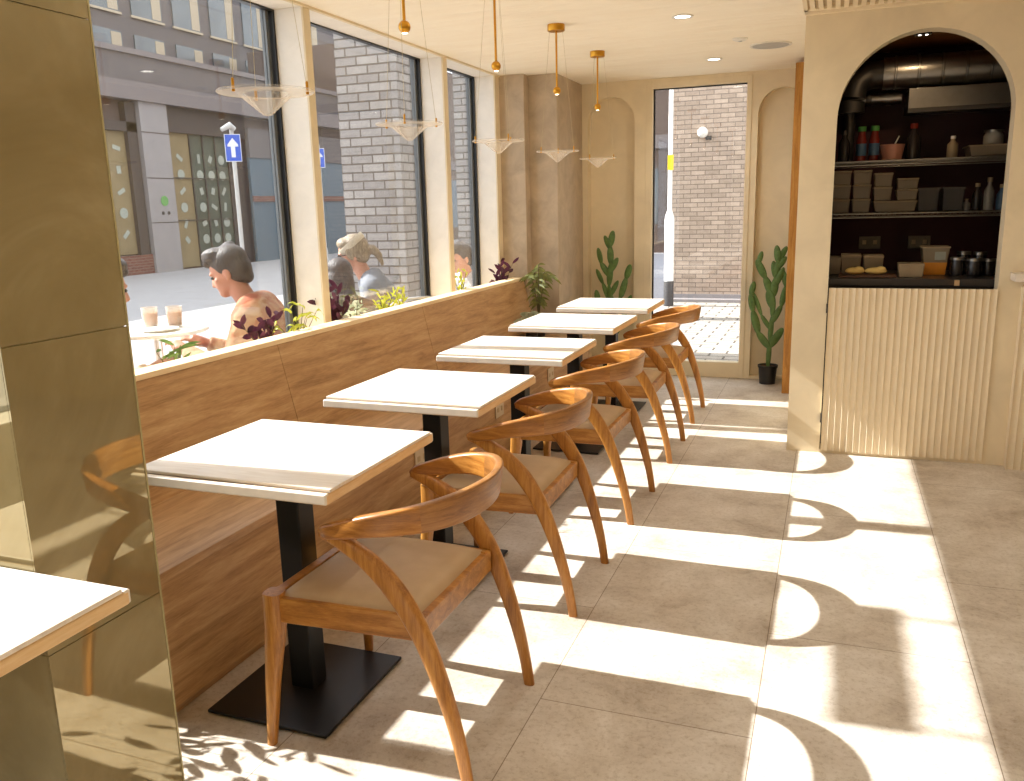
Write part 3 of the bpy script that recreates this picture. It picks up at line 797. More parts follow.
def spray(name, label, loc, mat, n, L_, W_, spread=70, lean=(0,0,0), stems=3, height=.1, droop=.25, group=None, seed=1, cat='plant', flat=1.0, leaves_on=5):
    rnd = random.Random(seed); p = thing(name, label, cat, loc, 0, group)
    st = MB(); lf = MB()
    for s_ in range(stems):
        a = 2*pi*(s_+rnd.random()*.6)/stems; tl = R(spread*.5*rnd.random()+6)
        d = Vector((sin(tl)*cos(a)*flat, sin(tl)*sin(a), cos(tl)))+Vector(lean)*.5; d.normalize()
        hgt = height*(.7+.5*rnd.random()); pts = [Vector((.004*cos(a),.004*sin(a),0))+d*hgt*t+Vector(lean)*hgt*t*t*.6 for t in (0,.33,.66,1)]
        st.tube(pts, [.0022,.002,.0017,.0012], 6)
        for k in range(leaves_on):
            t = (k+1)/leaves_on; q = pts[0].lerp(pts[3], t)
            aa = a+k*2.4+rnd.random()*.5; tt = R(35+spread*.5*rnd.random())
            ld = Vector((sin(tt)*cos(aa)*flat, sin(tt)*sin(aa), cos(tt)))+Vector(lean)
            lf.leaf(q, ld, L_*(.7+.5*rnd.random()), W_*(.8+.4*rnd.random()), droop, up=Vector((.6+.5*rnd.random(),-.8+.6*rnd.random(),.3)))
    st.build('stem', 'stem', p, 60); lf.build('leaves', mat, p, 80)
    return p
G = 'plants on the window sill'
spray('purple_sill_plant', 'dark purple leafy plant on the sill left of the second pillar, behind lime leaves', (-2.44,3.20,ZT+.001), 'leaf_purple', 0, .070,.026, 90, (0,.0,0), 6, .155, .15, G, 5, flat=.35, leaves_on=7)
spray('purple_sill_plant', 'dark purple leafy plant just right of the first pillar', (-2.44,3.80,ZT+.001), 'leaf_purple', 0, .08,.028, 95, (0,0,0), 6, .21, .1, G, 8, flat=.35, leaves_on=7)
spray('purple_sill_plant', 'dark purple leafy plant at the far end of the sill', (-2.345,5.99,ZT+.001), 'leaf_purple', 0, .09,.030, 110, (.03,-.05,0), 6, .19, .1, G, 11, flat=.5, leaves_on=6)
spray('lime_sill_plant', 'yellow-green drooping plant on the sill before the first pillar', (-2.345,3.335,ZT+.001), 'leaf_yellow', 0, .10,.013, 80, (0,0,0), 12, .165, .8, G, 3, flat=.7, leaves_on=4)
spray('lime_sill_plant', 'yellow-green straggly plant in the middle of the second window', (-2.44,4.33,ZT+.001), 'leaf_yellow', 0, .075,.014, 110, (0,.2,0), 9, .13, .3, G, 21, flat=.3, leaves_on=6)
spray('green_sill_plant', 'low green plant beside the dark purple one in the second window', (-2.44,4.02,ZT+.001), 'leaf_grey', 0, .06,.015, 110, (0,0,0), 8, .13, .3, G, 31, flat=.3)
spray('lime_sill_plant', 'yellow-green tall sprig farther along the second window', (-2.44,4.56,ZT+.001), 'leaf_yellow', 0, .065,.013, 60, (0,-.1,0), 4, .17, .2, G, 41, flat=.3, leaves_on=7)
spray('green_sill_plant', 'few green blades on the sill in the first window near the outdoor table', (-2.44,2.62,ZT+.001), 'leaf_green', 0, .10,.013, 100, (0,.2,0), 5, .11, .2, G, 51, flat=.3, leaves_on=3)
spray('lime_sill_plant', 'small yellow-green sprig in the narrow third window', (-2.44,5.45,ZT+.001), 'leaf_yellow', 0, .07,.014, 70, (0,0,0), 5, .17, .3, G, 61, flat=.3)
spray('leafy_plant', 'leafy plant in the gap behind the bronze column, seen by its dappled floor shadow', (-2.21,1.54,0), 'leaf_green', 0, .08,.028, 24, (0,0,0), 18, .70, .2, None, 71, leaves_on=11, flat=1.1)
# the plant standing in the corner behind the bench
fp = thing('corner_plant', 'slender olive-leaved potted plant standing on the far end of the bench', 'plant', (-2.06,6.02,.446))
MB().lathe([(.001,0),(.045,0),(.058,.10),(.062,.10),(.060,.112),(.053,.112),(.051,.10),(.001,.10)],28,caps=False).build('pot', 'pot', fp, 40)
MB().lathe([(.001,.103),(.051,.102)],24,caps=False).build('soil', 'soil', fp)
st = MB(); lf = MB(); rnd = random.Random(12)
for s_ in range(5):
    a = (-.75,-.3,.1,.5,1.0)[s_]; tp = Vector((.11*a, -.02+.03*rnd.random(), .56-.10*abs(a)-.05*rnd.random()))
    pts = catmull([(0,0,.10),(.02*a,0,.28),(tp.x*.6,tp.y,.44),tuple(tp)], 14)
    st.tube(pts, .0035, 6)
    for k in range(4, 15):
        for sg in (-1,1):
            q = pts[k]; ld = Vector((sg*(.5+.5*rnd.random()), -.4+.8*rnd.random(), .5-.9*rnd.random()))
            lf.leaf(q, ld, .052+.026*rnd.random(), .018, .45, up=Vector((.3*rnd.random(),-1,.4*rnd.random())))
st.build('stem', 'stem', fp, 60); lf.build('leaves', 'leaf_olive', fp, 80)
fq = thing('variegated_plant', 'low variegated grey-green plant on the bench in front of the slender plant', 'plant', (-2.06,5.85,.446))
MB().lathe([(.001,0),(.042,0),(.052,.085),(.055,.085),(.054,.095),(.048,.095),(.046,.085),(.001,.085)],28,caps=False).build('pot', 'pot', fq, 40)
lf = MB(); st = MB()
for k in range(26):
    a = k*2.4; tl = R(15+55*rnd.random()); d = Vector((sin(tl)*cos(a), sin(tl)*sin(a)*.8, cos(tl)))
    st.tube([(0,0,.08),tuple(Vector((0,0,.08))+d*.07)], .0018, 5)
    lf.leaf(Vector((0,0,.08))+d*.07, d, .13, .046, .5, up=Vector((.2,-1,.6)))
st.build('stem', 'stem', fq); lf.build('leaves', 'leaf_grey', fq, 80)

# ------------------------------------------------------------------ kitchen behind the arch
struct(MB().box((-.07,6.35,0),(2.0,6.45,ZC)).build('wall_kitchen_back', 'maroon'))
struct(MB().box((-.07,5.05,0),(-.05,6.35,ZC)).build('wall_kitchen_left', 'kitchen_dark'))
struct(MB().box((1.9,5.05,0),(2.0,6.35,ZC)).build('wall_kitchen_right', 'kitchen_dark'))
struct(MB().box((-.05,5.05,ZC-.03),(1.9,6.35,ZC-.004)).build('ceiling_kitchen', 'kitchen_wood'))
struct(MB().box((-.05,5.05,0.001),(1.9,6.35,.004)).build('floor_kitchen', 'kitchen_dark'))
wt = thing('kitchen_counter', 'dark steel kitchen counter behind the fluted door', 'counter', (0,5.07,0))
MB().box((-.045,0,.935),(1.85,.62,.975)).build('worktop', 'worktop', wt, None, .003)
MB().box((-.045,.04,.005),(1.85,.60,.935)).build('cabinet', 'grey_box', wt)
MB().box((.62,-.0015,.940),(.645,0,.970)).build('tape_strip', 'tape', wt)
ws = thing('wire_shelving', 'chrome wire shelving with two tiers against the maroon wall', 'shelves', (0,5.75,0))
for z in (1.32, 1.635):
    mb = MB()
    for y in (0,.2,.4): mb.tube([(-.03,y,z-.006),(1.30,y,z-.006)], .005, 6)
    for y in (0,.4): mb.tube([(-.03,y,z-.028),(1.30,y,z-.028)], .004, 6)
    for i in range(45): mb.tube([(-.03+i*.03,0,z-.003),(-.03+i*.03,.4,z-.003)], .0022, 5)
    for i in range(44):
        mb.tube([(-.03+i*.03,0,z-.028),(-.015+i*.03,0,z-.006),(0.0+i*.03,0,z-.028)], .0022, 5)
    mb.build('shelf', 'steel', ws, 60)
for x in (-.035,1.305):
    for y in (0,.4): MB().cyl((x,y,.004),.011,2.0,12).build('post', 'steel', ws, 40)
dt = thing('ventilation_duct', 'shiny spiral steel duct running across the kitchen ceiling', 'duct', (0,6.02,2.165))
mx = Matrix.Rotation(R(90),4,'Y')
MB().lathe([(.095,.24),(.095,1.88)],32,mtx=mx).build('pipe', 'steel', dt, 40)
rg = MB()
for i in range(13): rg.lathe([(.095,.30+i*.13),(.099,.304+i*.13),(.099,.312+i*.13),(.095,.316+i*.13)],32,mtx=mx,caps=False)
build_each(rg, 'seam', 'steel', dt, 40)
MB().tube(catmull([(.26,0,0),(.16,0,-.005),(.085,-.02,-.05),(.06,-.03,-.14),(.06,-.03,-.23)],16),.085,20).build('elbow', 'dark_steel', dt, 50)
MB().tube([(.06,-.03,-.22),(.06,-.03,-.52)],.035,16).build('riser', 'dark_steel', dt, 50)
hd = thing('extractor_hood', 'brushed steel extractor hood under the duct', 'hood', (0,5.95,1.93))
MB().prism([(0,0),(.38,0),(.38,.13),(0,.13)],0,.39,1.70).build('canopy', 'steel', hd, None, .003)
MB().box((.39,-.012,-.014),(1.70,.0,.012)).build('lip', 'dark_steel', hd)
lw_ = thing('flue_pipe', 'short steel flue pipe below the spiral duct', 'duct', (0,6.12,2.03))
MB().lathe([(.040,.10),(.040,.27),(.046,.27),(.046,.30),(.040,.30),(.040,.36)],24,mtx=mx).build('pipe', 'steel', lw_, 40)
MB().lathe([(.046,.15),(.049,.16),(.049,.175),(.046,.185)],24,mtx=mx,caps=False).build('collar', 'dark_steel', lw_, 40)
tl = thing('track_spotlight', 'small black twin spotlight on the kitchen ceiling above the duct', 'light', (.42,5.62,ZC-.03))
MB().box((-.045,-.03,-.03),(.045,.03,0)).build('body', 'black_metal', tl, None, .004)
for x in (-.018,.018): MB().lathe([(.001,-.032),(.008,-.032),(.008,-.028),(.001,-.028)],14,(x,-.015,0),caps=False).build('bulb', 'downlight', tl)
kl = bpy.data.objects.new('kitchen_lamp', bpy.data.lights.new('kitchen_lamp','SPOT')); col.objects.link(kl)
kl.location = (.42,5.60,ZC-.07); kl.data.energy = 3.4; kl.data.color = (1,.72,.42); kl.data.spot_size = R(150); kl.data.spot_blend = .6; kl.data.shadow_soft_size = .02
kl.rotation_euler = (R(12),0,0)
# lidded tubs on the lower shelf
def tub(x, y, z, w_, d_, h_, lab, mat='tub', lid=True, grp='storage tubs on the wire shelf'):
    t = thing('storage_tub', lab, 'tub', (x,y,z), 0, grp)
    MB().frustum((0,0,0),w_*.88,d_*.88,(0,0,h_*.88),w_*.98,d_*.98).build('body', mat, t, None, .004)
    if lid: MB().box((-w_/2,-d_/2,h_*.86),(w_/2,d_/2,h_)).build('lid', 'tub_lid', t, None, .003)
    return t
pos = ('bottom','middle','top')
for ci, (x, zb, n, h_) in enumerate(((.035,1.322,3,.086),(.152,1.322,3,.086),(.272,1.392,2,.084),(.41,1.392,2,.066))):
    nm = ('leftmost stack','second stack from the left','third stack from the left','fourth stack from the left')[ci]
    for k in range(n):
        ps = pos[k] if n == 3 else ('lower','upper')[k]
        tub(x, 5.87, zb+k*h_, .108 if ci < 3 else .122, .15, h_-.001, 'frosted lidded tub, %s one in the %s on the lower shelf' % (ps, nm))
tub(.345, 5.87, 1.322, .25, .19, .068, 'wide flat lidded tub under the third and fourth stacks on the lower shelf')
for x, lab in ((.53,'dark grey open crate beside the tubs on the lower shelf'),(.665,'dark grey open crate right of the other crate on the lower shelf')):
    t = thing('crate', lab, 'crate', (x,5.90,1.322), 0, 'grey crates on the lower shelf')
    MB().frustum((0,0,0),.105,.2,(0,0,.135),.118,.22).build('body', 'grey_box', t, None, .004)
    MB().box((-.062,-.113,.128),(.062,-.108,.140)).build('rim', 'dark_steel', t)
def bottle(x, y, z, r, h_, lab, body, cap, grp=None, cat='bottle', neck=.45, label_mat=None, name='bottle'):
    t = thing(name, lab, cat, (x,y,z), 0, grp)
    MB().lathe([(.001,0),(r*.92,0),(r,.01),(r,h_*.60),(r*neck,h_*.78),(r*neck,h_*.90),(.001,h_*.90)],20,caps=False).build('body', body, t, 50)
    MB().lathe([(r*neck*1.15,h_*.86),(r*neck*1.15,h_),(.001,h_)],18,caps=False).build('cap', cap, t, 50)
    if label_mat: MB().lathe([(r*1.015,h_*.15),(r*1.015,h_*.5)],20,caps=False).build('label_band', label_mat, t, 50)
    return t
bottle(.134,5.86,1.637,.030,.205,'red sauce bottle with green cap, left of its twin on the top shelf','bottle_red','bottle_green','green-capped sauce bottles',neck=.7,label_mat='bottle_blue')
bottle(.208,5.86,1.637,.030,.205,'red sauce bottle with green cap, next to the pink tub on the top shelf','bottle_red','bottle_green','green-capped sauce bottles',neck=.7,label_mat='bottle_blue')
bottle(.036,5.90,1.637,.034,.19,'dark bottle at the left end of the top shelf','dark_jar','dark_steel')
pt = thing('pink_tub', 'pink tub with a spoon standing in it on the top shelf', 'tub', (.312,5.85,1.637))
MB().lathe([(.001,0),(.055,0),(.070,.085),(.072,.09),(.068,.09),(.052,.01),(.001,.01)],28,caps=False).build('bowl', 'pink_tub', pt, 50)
MB().tube([(-.02,0,.02),(.035,.0,.14)],[.005,.004],8).build('spoon', 'white_plastic', pt, 60)
bottle(.43,5.90,1.637,.045,.21,'dark brown jug on the top shelf right of the pink tub','dark_jar','bottle_red',cat='jug',name='jug')
bottle(.645,5.86,1.637,.030,.125,'white squat bottle in the middle of the top shelf','tub_lid','white_plastic',neck=.4)
t = thing('tray', 'shallow grey tray at the right end of the top shelf', 'tray', (.86,5.90,1.637))
MB().frustum((0,0,0),.24,.24,(0,0,.06),.27,.27).build('body', 'tub', t, None, .004); MB().box((-.14,-.14,.055),(.14,.14,.062)).build('rim', 'tub_lid', t)
bottle(.86,5.87,1.70,.055,.085,'glass jar standing on the grey tray','bottle_clear','steel',cat='jar',neck=.85,name='jar')
for x, r, h_, bm, lab in ((.745,.022,.07,'bottle_clear','small jar with pale lid left of the bottles on the lower shelf'),(.80,.028,.16,'dark_jar','dark bottle in the group on the right of the lower shelf'),(.862,.028,.19,'bottle_clear','tall clear bottle on the right of the lower shelf'),(.93,.028,.15,'bottle_blue','blue bottle at the right end of the lower shelf')):
    bottle(x,5.86,1.322,r,h_,lab,bm,'tub_lid')
# things on the kitchen counter
tub(.0,5.40,.9765,.11,.16,.115,'frosted lidless tub at the left end of the kitchen counter','tub',False,'tubs on the kitchen counter')
tub(.105,5.40,.9765,.11,.16,.115,'frosted tub with a paper label on the kitchen counter','tub',True,'tubs on the kitchen counter')
tub(.225,5.40,.9765,.11,.16,.110,'dim frosted tub third from the left on the kitchen counter','tub',True,'tubs on the kitchen counter')
cbd = thing('chopping_board', 'dark chopping board under the dough on the kitchen counter', 'board', (.19,5.20,.9755))
MB().box((-.15,-.09,0),(.15,.09,.014)).build('board', 'board', cbd, None, .004); MB().lathe([(.010,.0142),(.014,.0142)],16,(.125,0,0),caps=False).build('hang_hole', 'dark_jar', cbd)
for x, rx, lab in ((.125,.052,'round lump of dough on the left of the chopping board'),(.235,.058,'long lump of dough on the right of the chopping board')):
    t = MB().ell((0,0,.018),(rx,.036,.020),None,20,12).ell((rx*.4,-.01,.026),(rx*.5,.026,.018),None,16,10).build('dough', 'dough', None, 70, loc=(x,5.19,.9912)); tag(t, lab, 'dough', 'dough on the board')
tub(.413,5.22,.9765,.135,.14,.085,'pale open tub in front of the amber tub on the kitchen counter','tub_lid',False,'tubs on the kitchen counter')
t = thing('stock_tub', 'tall clear tub half full of amber stock on the kitchen counter', 'tub', (.545,5.38,.9765))
MB().frustum((0,0,.0),.105,.12,(0,0,.155),.14,.15).build('body', 'tub', t, None, .005); MB().frustum((0,0,.002),.107,.122,(0,0,.07),.122,.134).build('stock', 'amber', t); MB().box((-.073,-.078,.15),(.073,.078,.158)).build('rim', 'tub_lid', t); MB().box((-.005,-.0755,.085),(.05,-.073,.13)).build('label', 'sticker', t)
for i, (x, y, r, h_) in enumerate(((.655,5.30,.038,.10),(.735,5.27,.040,.095),(.812,5.32,.040,.09),(.70,5.42,.036,.125),(.785,5.45,.036,.12))):
    nm = ('front left','front middle','front right','rear left','rear right')[i]
    bottle(x,y,.9765,r,h_,'dark jar with metal lid, %s of the cluster on the kitchen counter' % nm,'dark_jar','steel','jars on the kitchen counter','jar',.9,None,'jar')
for x, lab in ((.236,'double wall socket on the maroon wall, left one'),(.543,'double wall socket on the maroon wall, right one')):
    t = thing('wall_socket', lab, 'socket', (x,6.35,1.112), 0, 'kitchen wall sockets')
    MB().box((-.068,-.01,-.042),(.068,0,.042)).build('plate', 'socket_k', t, None, .003)
    s2 = MB()
    for q in (-.034,.034): s2.box((q-.012,-.012,-.012),(q+.012,-.010,.016))
    build_each(s2, 'outlet', 'grille_dark', t)

# ------------------------------------------------------------------ outdoors: ground
struct(MB().box((-70,-40,-.30),(40,70,-.131)).build('pavement', 'asphalt'))
struct(MB().box((-6.5,9.2,-.3),(-2.4,26.5,-.124)).build('shaded_road', 'shaded_road'))  # dark sheet laid here in place of shade on the ground
struct(MB().box((-2.4,7.10,-.131),(7,12.55,-.012)).build('paved_yard', 'pavers'))
struct(MB().box((-2.2,12.38,-.131),(7,12.6,.03)).build('kerb', 'stone_grey'))
# ------------------------------------------------------------------ brick pier and walls
def brickblock(name, label, lo, hi, mat, cap=True):
    t = thing(name, label, 'wall', (lo[0],lo[1],lo[2]))
    L_ = [hi[i]-lo[i] for i in range(3)]
    MB().box((0,0,0),tuple(L_)).build('brickwork', mat, t)
    MB().box((-.02,-.02,L_[2]),(L_[0]+.02,L_[1]+.02,L_[2]+.06)).build('coping', 'stone_grey', t)
    return t
brickblock('brick_pier', 'pale grey brick pier outside the second window', (-4.60,7.50,-.131), (-3.94,7.95,3.2), 'brick_pale')
brickblock('brick_pier', 'narrow pale brick pier glimpsed through the third window', (-4.62,10.3,-.131), (-4.40,10.6,4.2), 'brick_pale')
hs = thing('brick_house', 'taupe brick house across the paved yard beyond the tall window', 'building', (-2.26,12.6,-.131))
MB().box((0,0,0),(9,6,7)).build('brickwork', 'brick_far', hs)
MB().box((-.01,-.02,0),(9,0,.22)).build('plinth', 'stone_grey', hs)
lp_ = thing('wall_lamp', 'round white wall lamp on the taupe brick house', 'lamp', (-1.80,12.6,2.37))
MB().ell((0,-.04,0),(.075,.06,.075),None,24,16).build('globe', 'white_plastic', lp_, 80); MB().box((.04,-.03,-.10),(.12,0,-.05)).build('bracket', 'grey_box', lp_)
po = thing('lamp_post', 'white post with thick base beside the taupe brick house', 'post', (-2.135,11.92,-.131))
MB().lathe([(.066,0),(.066,1.32),(.060,1.36),(.034,1.44),(.030,1.46),(.030,6),(.001,6)],24,caps=False).build('shaft', 'post_white', po, 40)
MB().lathe([(.070,0),(.070,.46),(.067,.47)],24,caps=False).build('foot', 'post_dark', po, 40)
MB().box((-.03,-.05,1.98),(.05,-.032,2.18)).build('tag', 'yellow', po)
bd = thing('distant_building', 'reddish brown building far beyond the white lamp post', 'building', (-12,27,-.131))
MB().box((0,0,0),(8.2,6,9)).build('wall', 'render_brown', bd); MB().box((-.1,-.1,3.2),(8.3,0,3.6)).build('cornice', 'render_lilac', bd)
for x in (6.2,7.2): MB().box((x,-.03,.9),(x+.6,0,2.6)).build('window', 'house_glass', bd)
# ------------------------------------------------------------------ shop building opposite
FX = -17.5
sb = thing('shop_building', 'grey-brown shop building with filmed windows across the street', 'building', (FX,.42,-.131))
def part(name, mat, lo, hi, par=None, bev=0): return MB().box(lo, hi).build(name, mat, par or sb, None, bev)
part('wall', 'render_brown', (-.9,8,0),(-.30,30,4.6))
part('cornice', 'render_lilac', (-.9,6,4.55),(.10,30,5.02))
part('parapet', 'render_grey', (-.9,6,5.02),(-.05,30,5.85)); part('string_course', 'render_lilac', (-.1,6,5.72),(.03,30,5.86))
for y in (11.0,18.15,29.0):
    c_ = part('column', 'stone_grey', (-.5,y,0),(0,y+1.02,4.55))
    j = MB()
    for z in (1.35,2.55,3.75): j.box((-.002,y-.002,z),(.004,y+1.022,z+.025))
    j.build('joint', 'shop_dark', c_)
lg = MB(); lg.lathe([(.09,0),(.14,0),(.14,.01),(.09,.01)],20,mtx=Matrix.Translation((.0,18.72,1.95)) @ Matrix.Rotation(R(90),4,'Y')); lg.build('green_logo', 'sticker_green', sb)
lg = MB()
for y in (18.62,18.84): lg.lathe([(.05,0),(.05,.01)],14,mtx=Matrix.Translation((.0,y,1.62)) @ Matrix.Rotation(R(90),4,'Y'))
build_each(lg, 'black_dot', 'shop_dark', sb)
part('plinth', 'brick_red', (-.45,12,0),(-.08,18.15,.52))
rnd = random.Random(4)
def stickers(par, x, y0, y1, z0, z1, ny, nz):
    m = MB()
    for i in range(ny):
        for j in range(nz):
            cy = y0+(y1-y0)*(i+.5)/ny; cz = z0+(z1-z0)*(j+.5)/nz; a = rnd.random()*pi; kind = rnd.randrange(3)
            mt = Matrix.Translation((x,cy,cz)) @ Matrix.Rotation(a,4,'X')
            if kind == 0: m.box((0,-.13,-.055),(.006,.13,.055),mt)
            elif kind == 1:
                m.lathe([(.09,0),(.14,0),(.14,.006),(.09,.006)],16,mtx=Matrix.Translation((x,cy,cz)) @ Matrix.Rotation(R(90),4,'Y'))
            else: m.box((0,-.07,-.10),(.006,.07,.10),mt)
    m.build('sticker', 'sticker', par)
w1 = part('shop_window', 'shop_film', (-.30,14.6,.55),(-.22,17.75,3.75)); stickers(w1,-.215,17.12,17.72,.8,3.6,1,5)
part('mullion', 'cream', (-.25,16.98,.5),(-.15,17.05,4.5)); part('window_frame', 'shop_dark', (-.3,17.75,.5),(-.10,18.1,4.5)); part('window_head', 'shop_dark', (-.3,12,3.75),(-.1,18.1,4.0))
w2 = part('shop_window', 'shop_film', (-.30,19.25,.05),(-.24,20.2,3.85)); stickers(w2,-.235,19.4,20.1,.6,3.4,1,6)
w3 = part('shop_window', 'shop_green', (-.30,20.2,.05),(-.24,21.85,3.85)); stickers(w3,-.235,20.3,21.8,.6,3.4,3,6)
m_ = MB()
for y in (20.2,20.75,21.3): m_.box((-.24,y-.02,.05),(-.20,y+.02,3.85))
for z in (1.4,2.6): m_.box((-.24,19.25,z-.015),(-.20,21.85,z+.015))
m_.build('glazing_bar', 'shop_dark', sb)
part('door_head', 'shop_dark', (-.3,19.17,3.85),(-.12,22.7,4.55)); part('recess', 'shop_dark', (-.3,21.85,0),(-.20,22.75,3.9))
part('blue_front', 'shop_blue', (-.3,22.75,0),(-.10,29,3.3)); part('fascia', 'render_grey', (-.3,22.75,3.3),(-.06,29,4.2)); part('red_rail', 'brick_red', (-.1,22.75,1.92),(-.05,29,2.1)); part('post', 'brick_red', (-.1,24.1,0),(-.04,24.3,1.92))
ub = thing('office_building', 'grey upper storeys with pale windows rising behind the shop building', 'building', (-24,0,-.131))
MB().box((-4,10,0),(0,40,10.6)).build('wall', 'render_grey', ub)
for i in range(10):
    y = 17.2+i*2.1
    for z in (6.2,8.6):
        wn = MB().box((.0,y,z),(.05,y+1.5,z+1.75)).build('window', 'house_glass', ub)
        MB().box((.05,y+1.0,z+.05),(.06,y+1.45,z+1.7)).box((.05,y-.08,z-.08),(.09,y+1.58,z)).build('blind', 'cream', wn)
th_ = thing('brown_house', 'brown-red house at the far end of the street, left of the brick pier', 'building', (FX-.4,30.6,-.131))
MB().box((-5,0,0),(0,22,8)).build('wall', 'render_brown', th_)
MB().box((-.1,0,3.4),(.1,22,3.8)).build('cornice', 'render_lilac', th_)
for i in range(4): MB().box((0,1+i*3.5,.6),(.05,3+i*3.5,2.9)).build('window', 'shop_blue', th_)
# ------------------------------------------------------------------ street signs
def sign(name, label, loc, w_, h_, rz, lamp):
    s_ = thing(name, label, 'sign', (loc[0],loc[1],-.131), rz, 'blue one-way signs')
    z = loc[2]+.131
    MB().cyl((0,.03,0),.040,z+h_/2+.1,16).build('pole', 'galv', s_, 40)
    MB().lathe([(.065,0),(.065,.62),(.045,.70)],16,(0,.03,0),caps=False).build('pole_base', 'galv', s_, 40)
    MB().box((-w_/2-.012,-.02,z-h_/2-.012),(w_/2+.012,-.012,z+h_/2+.012)).build('plate', 'sign_white', s_)
    MB().box((-w_/2,-.024,z-h_/2),(w_/2,-.020,z+h_/2)).build('blue_panel', 'sign_blue', s_)
    a = w_/2
    MB().prism([(-.14*w_,z-h_*.36),(.14*w_,z-h_*.36),(.14*w_,z+h_*.05),(.36*w_,z+h_*.05),(.36*w_,z+h_*.12),(0,z+h_*.38),(-.36*w_,z+h_*.12),(-.36*w_,z+h_*.05),(-.14*w_,z+h_*.05)],1,-.028,-.024).build('arrow', 'sign_white', s_)
    if lamp: MB().tube([(.05,0,z+h_/2+.10),(-.02,-.05,z+h_/2+.17),(-.18,-.12,z+h_/2+.08)],[.05,.06,.04],10).build('sign_lamp', 'galv', s_, 60)
sign('street_sign', 'blue sign with white upward arrow and lamp on a grey post, through the first window', (-10.76,13.71,2.64), .27, .48, R(38), True)
sign('street_sign', 'blue sign partly hidden behind the first pillar, seen through the second window', (-11.53,17.8,2.66), .25, .42, R(33), False)
bs = thing('hanging_sign_board', 'slim board on a bracket high outside the first window, seen by its floor shadow', 'sign', (-3.785,2.03,2.97))
MB().box((-.02,0,0),(.02,.76,.155)).build('board', 'facade', bs)
MB().tube([(0,.03,.16),(1.17,.03,.16)],.008,8).tube([(0,.70,.16),(1.17,.70,.16)],.008,8).build('bracket', 'black_metal', bs)
